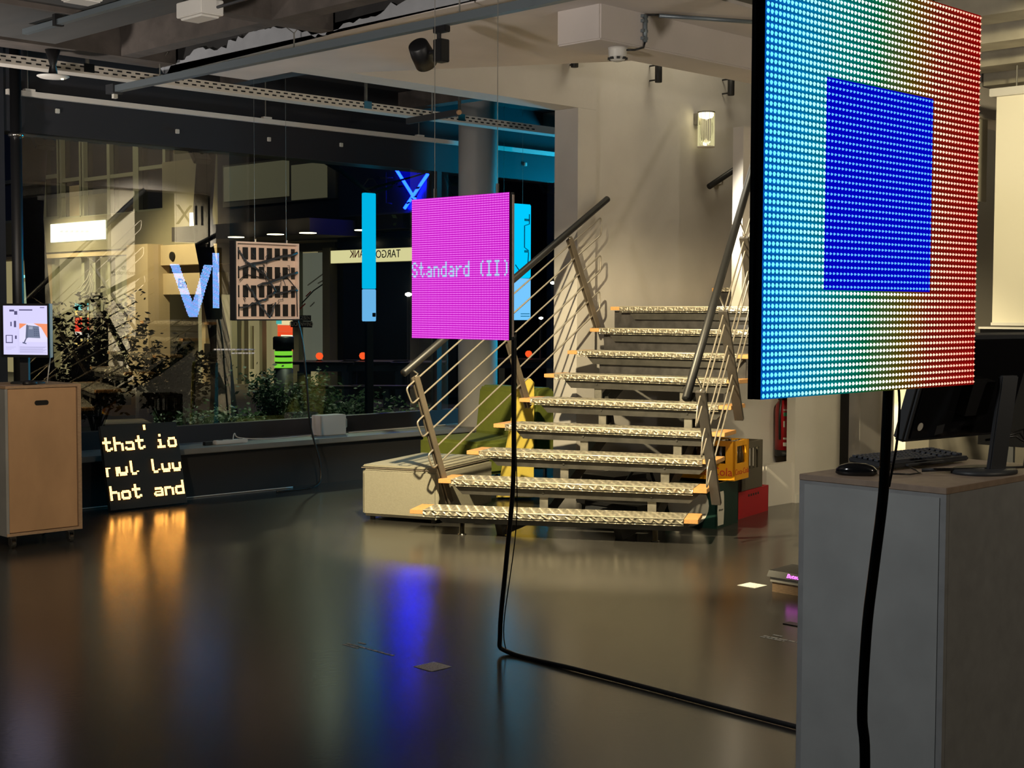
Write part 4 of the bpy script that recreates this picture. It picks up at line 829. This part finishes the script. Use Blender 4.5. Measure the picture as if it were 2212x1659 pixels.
window(448, 492, 150, 496, 'win_dark', (476,), (350, 498))
fbox('white_panel', 'win_frame', bd, 462, 494, 452, 516, .0, .08)
shop = fbox('shop_front', 'shop_glass', bd, -60, 330, 558, 840, -.25, .05)
for b in (-20, 34, 108, 118, 182, 206, 238, 328): fbox('shop_mullion', 'facade_beige' if b in (108, 328) else 'win_frame', bd, b-3, b+3, 556, 842, -.1, .12)
fbox('shop_plinth', 'facade_band', bd, -60, 330, 838, 860, -.1, .14); fbox('lit_doorway', emat('door_glow', (.62, .78, .48), .5, 'NONE'), bd, 30, 50, 608, 690, -.2, .04); fbox('exit_sign', emat('exit_glow', (.35, .9, .8), 1.6, 'NONE'), bd, 34, 48, 594, 600, -.12, .03)
fbox('pillar', 'facade_beige', bd, 330, 376, 530, 846, .1, .5)
fbox('entrance_head', 'facade_beige', bd, 376, 498, 528, 572, .0, .3); fbox('entrance_soffit', 'facade_band', bd, 376, 498, 572, 590, -.2, .2); sgn = fbox('entrance_sign', 'facade_beige', bd, 376, 498, 590, 636, .05, .2)
def ftext(body, x, y, size, m, parent, X=FX, off=.06, mirror=False, align='CENTER', ext=.002):
    p = F(x, y, X); M_ = frame3(YA if mirror else -YA, ZA, -XA if not mirror else XA, (X-off, p.y, p.z))
    return text('lettering', body, m, size, M_, parent, ext, align)
ftext('Ein', 418, 613, .27, 'print_dark', bd, off=.26); ftext('le', 484, 613, .27, 'print_dark', bd, off=.26)
q = F(402, 554); MB().tube([(FX-.31, q.y, q.z), (FX-.34, q.y, q.z)], .085, 16).build('round_vent', 'black', bd)
fbox('entrance_glass', 'shop_glass', bd, 378, 498, 636, 842, -.6, .05)
for b in (412, 438, 494): fbox('entrance_frame', 'facade_beige', bd, b-4, b+4, 636, 844, -.4, .1)
fbox('dark_plaque', 'black', bd, 421, 447, 743, 773, -.25, .04)
# second part of the building: canopy, lit band window, glass shop front
fbox('upper_dark_wall', 'facade_dark', bd, 500, 900, 180, 505, .0, .3); bw = fbox('window', 'facade_band', bd, 516, 760, 346, 440, .31, .04)
for x0, x1 in ((520, 660), (666, 742)): fbox('pane', 'win_lit', bw, x0, x1, 356, 432, .35, .02)
cn = B('canopy', 'facade_dark', bd, FX-1.3, FX+.3, F(800, 600).y, F(498, 600).y, F(640, 520).z, F(640, 500).z+.1)
sl_ = fbox('shop_front', 'shop_teal', bd, 640, 706, 545, 800, -.2, .05); fbox('shop_front', 'shop_glass', bd, 500, 640, 545, 842, -.5, .05)
for a, b in ((500, 512), (522, 527), (560, 566), (632, 645), (700, 716)): fbox('shop_mullion', 'win_frame', bd, a, b, 536, 842, -.1, .1)
fbox('fascia', 'facade_band', bd, 498, 726, 528, 545, -.1, .12); fbox('shop_plinth', 'facade_band', bd, 498, 726, 836, 856, -.1, .14); fbox('corner_pillar', 'facade', bd, 716, 732, 536, 842, .0, .2)
fbox('door_handle_bar', 'win_frame', bd, 541, 546, 704, 797, -.02, .03)
for x, y in ((510, 513), (595, 507), (665, 504), (785, 498)):
    p = onZ(x, y, F(640, 520).z-.012); MB().lathe(p, [(.14, 0), (.14, .01)], 20).build('downlight', 'downlight', bd)
# posters and stickers in the shop windows
def poster(label, x0, x1, yt, yb, cells, off=.0, es=1.0):
    t = thing('poster', label, 'poster', F((x0+x1)/2, yb), 'lit posters in the shop windows'); n = len(cells)
    for k, c in enumerate(cells):
        a = yt+(yb-yt)*k/n; b = yt+(yb-yt)*(k+1)/n; fbox('print_block', emat('poster_%d_%d' % (x0, k), c, es, 'NONE'), t, x0, x1, a, b-.5, off, .02)
    return t
poster('bright yellow poster in the shop window behind the monitor', 108, 119, 655, 745, [(1, .62, .12), (1, .75, .2), (.25, .4, .4), (1, .9, .4), (.95, .85, .45)], -.06, .9)
poster('colourful red and teal poster behind the shrub', 158, 186, 655, 748, [(.2, .75, .7), (1, .75, .2), (.95, .12, .05), (.9, .06, .03), (1, .9, .75), (1, .7, .2)], -.06, .95)
poster('narrow yellow-white poster beside the beige pillar', 307, 327, 658, 748, [(.9, .85, .3), (.1, .1, .08), (.12, .11, .09), (1, .95, .6), (.7, .8, .2)], -.06, .8)
mp_ = poster('poster with a person in a red shirt under the back-turned screen', 573, 612, 688, 762, [(.95, .75, .4), (.95, .10, .03), (.95, .08, .02), (1, .75, .35), (.95, .22, .06)], -.3, 1.1)
fbox('print_panel', emat('poster_white', (1, .95, .65), 1.3, 'NONE'), mp_, 583, 610, 724, 738, -.27, .02); fbox('print_corner', emat('poster_teal', (.1, .6, .55), .9, 'NONE'), mp_, 573, 583, 690, 700, -.27, .02)
def sticker2(label, x0, y0, l1, l2, sz):
    t = thing('window_sticker', label, 'sticker', F(x0, y0), 'black slogan stickers on the shop windows'); wd = len(l2)*3.6*sz
    fbox('strip', 'black', t, x0, x0+len(l1)*4.6*sz, y0, y0+12*sz, .12, .01); fbox('strip', 'black', t, x0-2, x0+wd*1.22, y0+13*sz, y0+26*sz, .12, .01)
    ftext(l1, x0+len(l1)*2.3*sz, y0+6*sz, .105*sz, 'label_white', t, off=.135); ftext(l2, x0+wd*.6, y0+19.5*sz, .105*sz, 'label_white', t, off=.135)
sticker2('black slogan sticker on the glass beside the back-turned screen', 642, 681, 'WIR GEBEN', 'RÜCKENWIND', 1.0); sticker2('small black slogan sticker on the glass above the shrub', 207, 632, 'WIR GEBEN', 'RÜCKENWIND', .62)
# curved strokes printed on the glass shop front
dc = thing('window_decal', 'curved stroke lines printed on the shop glass beside the slogan', 'decal', F(675, 640), 'stroke decals on the shop glass')
for (a, b, m_) in (((655, 655), (680, 628), 'print_dark'), ((680, 628), (703, 612), 'print_dark'), ((664, 640), (674, 630), 'print_red'), ((690, 612), (704, 604), 'label_white'), ((668, 616), (700, 592), 'label_white'), ((650, 668), (662, 656), 'print_red'), ((673, 662), (682, 653), 'label_white')):
    MB().tube([F(*a)-XA*.03, F(*b)-XA*.03], .012, 5).build('stroke', m_, dc)
d2 = thing('window_decal', 'pale arc lines printed on the shop glass above the red poster', 'decal', F(180, 620), 'stroke decals on the shop glass')
for k in range(5): MB().tube([F(160+6*k, 632+k*4)-XA*.03, F(176+6*k, 622+k*4)-XA*.03, F(192+3*k, 600+k*5)-XA*.03, F(197+2*k, 585+k*6)-XA*.03], .010, 5).build('stroke', 'label_white', d2)
# lit signs
s1 = thing('sign_box', 'glowing white sign box on the building facade', 'sign', F(196, 500)); fbox('lit_face', 'sign_white', s1, 136, 254, 481, 521, .26, .02); fbox('casing', 'win_frame', s1, 134, 257, 479, 523, .0, .255); 
for k in range(6): fbox('faint_letter', emat('faint', (.85, .85, .75), 1.2, 'NONE'), s1, 158+k*11, 164+k*11, 499, 503, .285, .004)
s2 = thing('sign_box', 'small glowing yellow sign box projecting beside the upper window', 'sign', F(468, 482)); fbox('lit_face', 'sign_white', s2, 461, 473, 462, 503, .5, .03); fbox('casing', 'black', s2, 474, 482, 464, 502, .3, .15); ftext('K', 463, 497, .12, 'print_red', s2, off=.55)
fbox('dark_glass_front', 'win_dark', bd, 734, 990, 500, 842, -.05, .1)
s3 = thing('sign_band', 'long pale yellow lit bank sign with mirrored lettering', 'sign', F(810, 552))
fbox('lit_face', 'sign_cream', s3, 736, 960, 538, 566, .2, .02); fbox('casing', 'facade_band', s3, 736, 960, 537, 567, .0, .195)
for bdy, px_, m_ in (('BANK', 798, 'print_red'), ('X', 829, 'print_dark'), ('TARGO', 861, 'print_dark')): ftext(bdy, px_, 550, .19 if bdy != 'X' else .24, m_, s3, off=.235, mirror=True)
# cyan display post and neon outside the glass
cp = thing('light_column', 'tall narrow cyan display post outside the window', 'light column', (8.95, 11.3, 1.4))
pa, pb = onY(789, 416, 11.2), onY(813, 694, 11.2); B('upper_face', 'cyan_body', cp, pa.x, pb.x, 11.2, 11.26, 1.75, pa.z, bevel=.006); B('lower_face', 'cyan_low', cp, pa.x, pb.x, 11.2, 11.26, pb.z, 1.745, bevel=.006); B('stand', 'black', cp, pa.x+.03, pb.x-.03, 11.21, 11.25, .16, pb.z-.001)
B('drawn_creature', 'black', cp, pb.x-.055, pb.x-.012, 11.192, 11.199, pb.z+.045, pb.z+.085, bevel=.003); 
NX = FX-.34
ns = thing('neon_sign', 'dark sign panel with blue neon strokes crossing in an X', 'neon sign', onX(830, 410, NX))
mat('sign_navy', (.006, .006, .022), .35); fbox('panel', 'sign_navy', ns, 772, 960, 352, 462, .34, .05); fbox('panel_rail', 'charcoal', ns, 772, 960, 462, 466, .34, .06)
def onN(p): return onX(*p, NX-.10)
for a, b in (((856, 366), (897, 431)), ((924, 376), (874, 450))): MB().tube([onN(a), onN(b)], .026, 8).build('neon_tube', 'neon_core', ns, True)
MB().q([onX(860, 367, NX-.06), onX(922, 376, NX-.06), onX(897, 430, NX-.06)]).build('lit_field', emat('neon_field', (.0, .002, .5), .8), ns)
for k, pts in enumerate((((786, 440), (786, 400), (796, 386), (806, 386), (816, 400), (816, 440)), ((822, 384), (848, 384)), ((834, 372), (834, 438), (846, 440)))): MB().tube([onN(p) for p in pts], .012, 6).build('unlit_tube', 'charcoal', ns, True)
# tree trunks
def at(x, d): return Vector((S*(d+(x-CX)/FPX*d), S*(d-(x-CX)/FPX*d), 0))
def tree(label, pts, rs, branches, leaves, lc, seed):
    random.seed(seed); t = thing('street_tree', label, 'tree', (pts[0][0], pts[0][1], 0)); MB().tube(pts, rs, 12).build('trunk', 'bark', t, True)
    for b, r in branches: MB().tube(b, r, 7).build('branch', 'bark', t, True)
    q = MB()
    for k in range(leaves):
        c = Vector(random.choice(lc))+Vector([random.gauss(0, .32) for _ in range(3)]); a = Vector([random.uniform(-1, 1) for _ in range(3)]).normalized(); b = a.orthogonal().normalized(); s = random.uniform(.025, .05)
        q.q([c-a*s, c+b*s*.5, c+a*s, c-b*s*.5])
    if leaves: o = q.build('foliage', 'leaf_silhouette', t); o['kind'] = 'stuff'
TP = [at(x, 17.8)+ZA*(EYE+(671-y)*17.8/FPX) for x, y in ((482, 915), (480, 850), (476, 781), (475, 745), (465, 686), (455, 637), (450, 577), (442, 531), (440, 460), (446, 380), (455, 240))]
tree('dark leaning tree trunk in front of the entrance sign', TP, [.19, .15, .135, .125, .118, .112, .112, .115, .12, .12, .11],
     [([(9.95, 15.4, 3.8), (10.5, 14.6, 3.7), (11.0, 14.0, 3.25), (11.25, 13.7, 2.95), (11.5, 13.6, 3.05)], [.05, .04, .035, .025, .015]), ([(11.2, 13.75, 3.0), (11.6, 13.4, 3.15), (12.1, 13.0, 3.35)], [.02, .012, .006])], 120, [(11.6, 13.4, 3.1), (12.0, 13.1, 3.3), (12.3, 12.9, 3.35)], 5)
tree('straight dark tree trunk beside the black pipe', [(8.05, 15.9, .1), (8.05, 15.95, 1.5), (8.03, 16.05, 2.6), (8.08, 16.1, 3.3), (8.1, 16.1, 3.7)], [.18, .14, .125, .15, .17], [([(8.08, 16.1, 3.3), (7.9, 16.3, 4.2), (7.8, 16.4, 5)], [.10, .09, .08]), ([(8.08, 16.1, 3.3), (8.35, 15.85, 4.2), (8.5, 15.7, 5)], [.10, .08, .07])], 0, [], 6)
# shrubs and ground cover
def shrub(label, c, rx, rz, n, m_, seed, stems=7, ls=.045):
    random.seed(seed); t = thing('shrub', label, 'shrub', (c[0], c[1], .16), 'shrubs outside the window'); q = MB(); tips = []
    for k in range(stems):
        a = random.uniform(0, 6.28); r = random.uniform(.3, 1)*rx; tip = Vector((c[0]+S*r*math.cos(a)-S*.4*r*math.sin(a), c[1]-S*r*math.cos(a)-S*.4*r*math.sin(a), .16+rz*random.uniform(.55, 1))); b0 = Vector((c[0]+random.uniform(-.05, .05), c[1]+random.uniform(-.05, .05), .16)); mid = (b0+tip)/2+Vector((0, 0, .12)); tips.append((b0, mid, tip)); MB().tube([b0, mid, tip], [.009, .006, .003], 5).build('stem', 'bark', t, True)
    for k in range(n):
        b0, mid, tip = random.choice(tips); f = random.uniform(.3, 1.02); p = b0*(1-f)**2+mid*2*f*(1-f)+tip*f*f+Vector([random.gauss(0, .055) for _ in range(3)]); a = Vector((random.uniform(-1, 1), random.uniform(-1, 1), random.uniform(-.6, .4))).normalized(); b = a.orthogonal().normalized(); s = random.uniform(.6, 1.2)*ls; q.q([p, p+a*s*.5+b*s*.28, p+a*s, p+a*s*.5-b*s*.28])
    o = q.build('foliage', m_, t); o['kind'] = 'stuff'
shrub('tall dark leafy shrub in front of the red poster', at(205, 15.0), .62, 1.55, 2600, 'leaf_silhouette', 1, 22, .075)
shrub('dark low shrub left of the leaning tree trunk', at(355, 15.6), .62, 1.12, 2200, 'leaf_silhouette', 2, 18, .07)
shrub('dark low shrub below the straight tree trunk', at(130, 14.8), .5, .8, 1200, 'leaf_silhouette', 3, 14, .07)
shrub('green shrub beside the green-lit bollard', at(610, 15.5), .55, .75, 1400, 'leaf', 4, 14, .06)
shrub('green shrub behind the pale box on the sill', at(745, 15.0), .7, .55, 1500, 'leaf', 8, 16, .06)
random.seed(12); q = MB()
for k in range(12000):
    x = random.uniform(330, 930); d = random.uniform(13.6, 17.2); p = at(x, d)
    if p.y < 11.0 or p.y > 15.2: continue
    p.z = .16+abs(random.gauss(0, .10)); a = Vector((random.uniform(-1, 1), random.uniform(-1, 1), random.uniform(-.2, .6))).normalized(); b = a.orthogonal().normalized(); s = random.uniform(.03, .075); q.q([p, p+a*s*.5+b*s*.3, p+a*s, p+a*s*.5-b*s*.3])
o = q.build('ground_cover', 'leaf'); tag(o, 'low green ground cover plants outside the window', 'plants', None, 'stuff')
bo_ = thing('bollard', 'dark bollard with green glowing bands among the plants', 'bollard', at(612, 17.2)); c = at(612, 17.2)
MB().lathe((c.x, c.y, 0), [(.115, 0), (.115, .83)], 20).build('post', 'charcoal', bo_, True); MB().lathe((c.x, c.y, .83), [(.10, 0), (.10, .26)], 20).build('core', 'charcoal', bo_, True)
for k in range(3): MB().lathe((c.x, c.y, .84+k*.075), [(.108, 0), (.108, .05)], 20).build('light_band', 'green_glow', bo_, True)
MB().lathe((c.x, c.y, 1.06), [(.125, 0), (.125, .14), (.11, .155)], 20).build('cap', 'black', bo_, True)
sg2 = thing('garden_post', 'pale wooden post among the plants below the green-lit bollard', 'post', at(597, 15.8)); c = at(597, 15.8); MB().box(-.1, .1, -.04, .04, 0, .62, Matrix.Translation(c) @ Matrix.Rotation(math.radians(-45), 4, 'Z')).build('board', 'table_wood', sg2); MB().box(-.11, .11, -.05, .05, .621, .65, Matrix.Translation(c) @ Matrix.Rotation(math.radians(-45), 4, 'Z')).build('cap', 'table_wood', sg2)
# tables and benches on the terrace
def terrace(label, x, d, ln, lamp):
    c = at(x, d); M_ = frame3((S, -S, 0), (S, S, 0), ZA, c); t = thing('terrace_table', label, 'table', c, 'terrace tables')
    MB().box(-ln/2, ln/2, -.4, .4, .72, .76, M_).build('table_top', 'table_dark', t); MB().box(-ln/2+.1, ln/2-.1, -.36, .36, .62, .718, M_).build('apron', 'table_wood', t)
    for a in (-1, 1):
        for b in (-1, 1): MB().box(a*(ln/2-.12)-.05, a*(ln/2-.12)+.05, b*.32-.05, b*.32+.05, 0, .62, M_).build('leg', 'table_wood', t)
    if lamp:
        p = M_ @ Vector((lamp, 0, .761)); l = thing('table_lamp', 'small glowing orange lamp on the '+label.split(',')[0], 'lamp', p, 'orange table lamps'); MB().lathe(p, [(.05, 0), (.05, .01), (.02, .02)], 12).build('foot', 'black', l, True); MB().lathe(p+Vector((0, 0, .021)), [(.015, 0), (.045, .02), (.058, .055), (.045, .09), (.02, .105)], 16).build('globe', 'orange_glow', l, True)
def bench(label, x, d, ln):
    c = at(x, d); M_ = frame3((S, -S, 0), (S, S, 0), ZA, c); t = thing('terrace_bench', label, 'bench', c, 'terrace benches'); MB().box(-ln/2, ln/2, -.15, .15, .42, .46, M_).build('seat', 'table_dark', t)
    for a in (-1, 0, 1): MB().box(a*(ln/2-.1)-.04, a*(ln/2-.1)+.04, -.12, .12, 0, .418, M_).build('leg', 'table_wood', t)
terrace('terrace table nearest the glass shop front', 704, 21.6, .9, -.10); terrace('terrace table below the cyan post', 812, 21.8, 1.0, -.20); terrace('terrace table behind the stair railing', 905, 21.6, .8, None); terrace('terrace table beyond the round column', 1135, 23, 1.0, .05)
bench('terrace bench in front of the table near the shop front', 715, 20.3, 1.1); bench('terrace bench in front of the table below the cyan post', 835, 20.4, 1.0)
# darker buildings and lamps farther down the street
fb = thing('dark_building', 'dark unlit building beyond the neon sign', 'building', (24, 24, 0))
B('block', 'facade_dark', fb, 24, 25, 15, 26.5, 0, 9)
for k in range(5): B('window', 'win_dark', fb, 23.95, 24.0, 15.5+k*2.1, 16.9+k*2.1, 2.0, 3.6)
for x, y, d, r, m_, lbl in ((882, 640, 24, .055, 'street_dot', 'round street lamp glowing at the edge of the magenta screen'), (1193, 614, 24, .04, 'street_dot', 'small street lamp beside the white pillar'), (1168, 690, 23, .035, 'street_dot', 'thin street lamp below the cyan light box')):
    p = at(x, d); z = EYE+(671-y)*d/FPX; t = thing('street_lamp', lbl, 'street lamp', p, 'distant street lamps'); MB().lathe((p.x, p.y, z), [(r*.3, -r*.6), (r, -r*.2), (r, r*.3), (r*.3, r*.6)], 12).build('globe', m_, t, True); MB().tube([(p.x, p.y, 0), (p.x, p.y, z-r*.6)], .03, 6).build('pole', 'charcoal', t)

# ------------------------------------------------------------------ uplighters and a cyan screen added out of view for their light
ul = thing('fill_uplighter', 'added unseen uplighter standing beside the camera', 'lamp', (1.45, 4.5, 0))
MB().lathe((1.45, 4.5, 0), [(.15, 0), (.15, .02), (.02, .03)], 24).build('foot', 'black', ul, True); MB().lathe((1.45, 4.5, .03), [(.014, 0), (.014, 1.68)], 12).build('pole', 'black', ul, True)
MB().lathe((1.45, 4.5, 1.70), [(.03, 0), (.10, .04), (.15, .11), (.145, .11), (.09, .05), (.02, .02)], 24).build('bowl', 'black', ul, True)
cs2 = thing('led_screen', 'unseen cyan LED screen added behind the stair wall for its light', 'LED screen', (12.65, 9.4, 1.4), 'hanging LED screens')
B('lit_face', emat('cyan_fill', (.0, .55, .95), 72), cs2, 12.645, 12.65, 9.34, 9.78, 1.4, 2.8); B('frame', 'charcoal', cs2, 12.651, 12.68, 9.33, 9.79, 1.39, 2.81)  # added and unseen, throws cyan on the column and window header
for y in (9.4, 9.7): MB().tube([(12.665, y, 2.81), (12.665, y, 3.62)], .0016, 5).build('suspension_wire', 'galv', cs2)
ul3 = dup(ul, (2.95, -5.3, 0), 'added unseen uplighter standing at the near end of the room')
ul2 = dup(ul, (1.45, 4.6, 0), 'added unseen uplighter standing beside the birch plinth')
gcap = thing('glass_caption', 'tiny pale lines of lettering stuck on the window glass by the tree trunk', 'sticker', (6.6, 10.57, 1.2)); random.seed(21)
for row, (xa, xb) in enumerate(((462, 550), (500, 550))):
    x = xa
    while x < xb:
        ln = random.uniform(4, 9); p, q = onY(x, 755+row*8, 10.572), onY(min(x+ln, xb), 755+row*8, 10.572); B('word_strip', 'label_white', gcap, p.x, q.x, 10.570, 10.574, p.z-.006, p.z+.006); x += ln+1.5
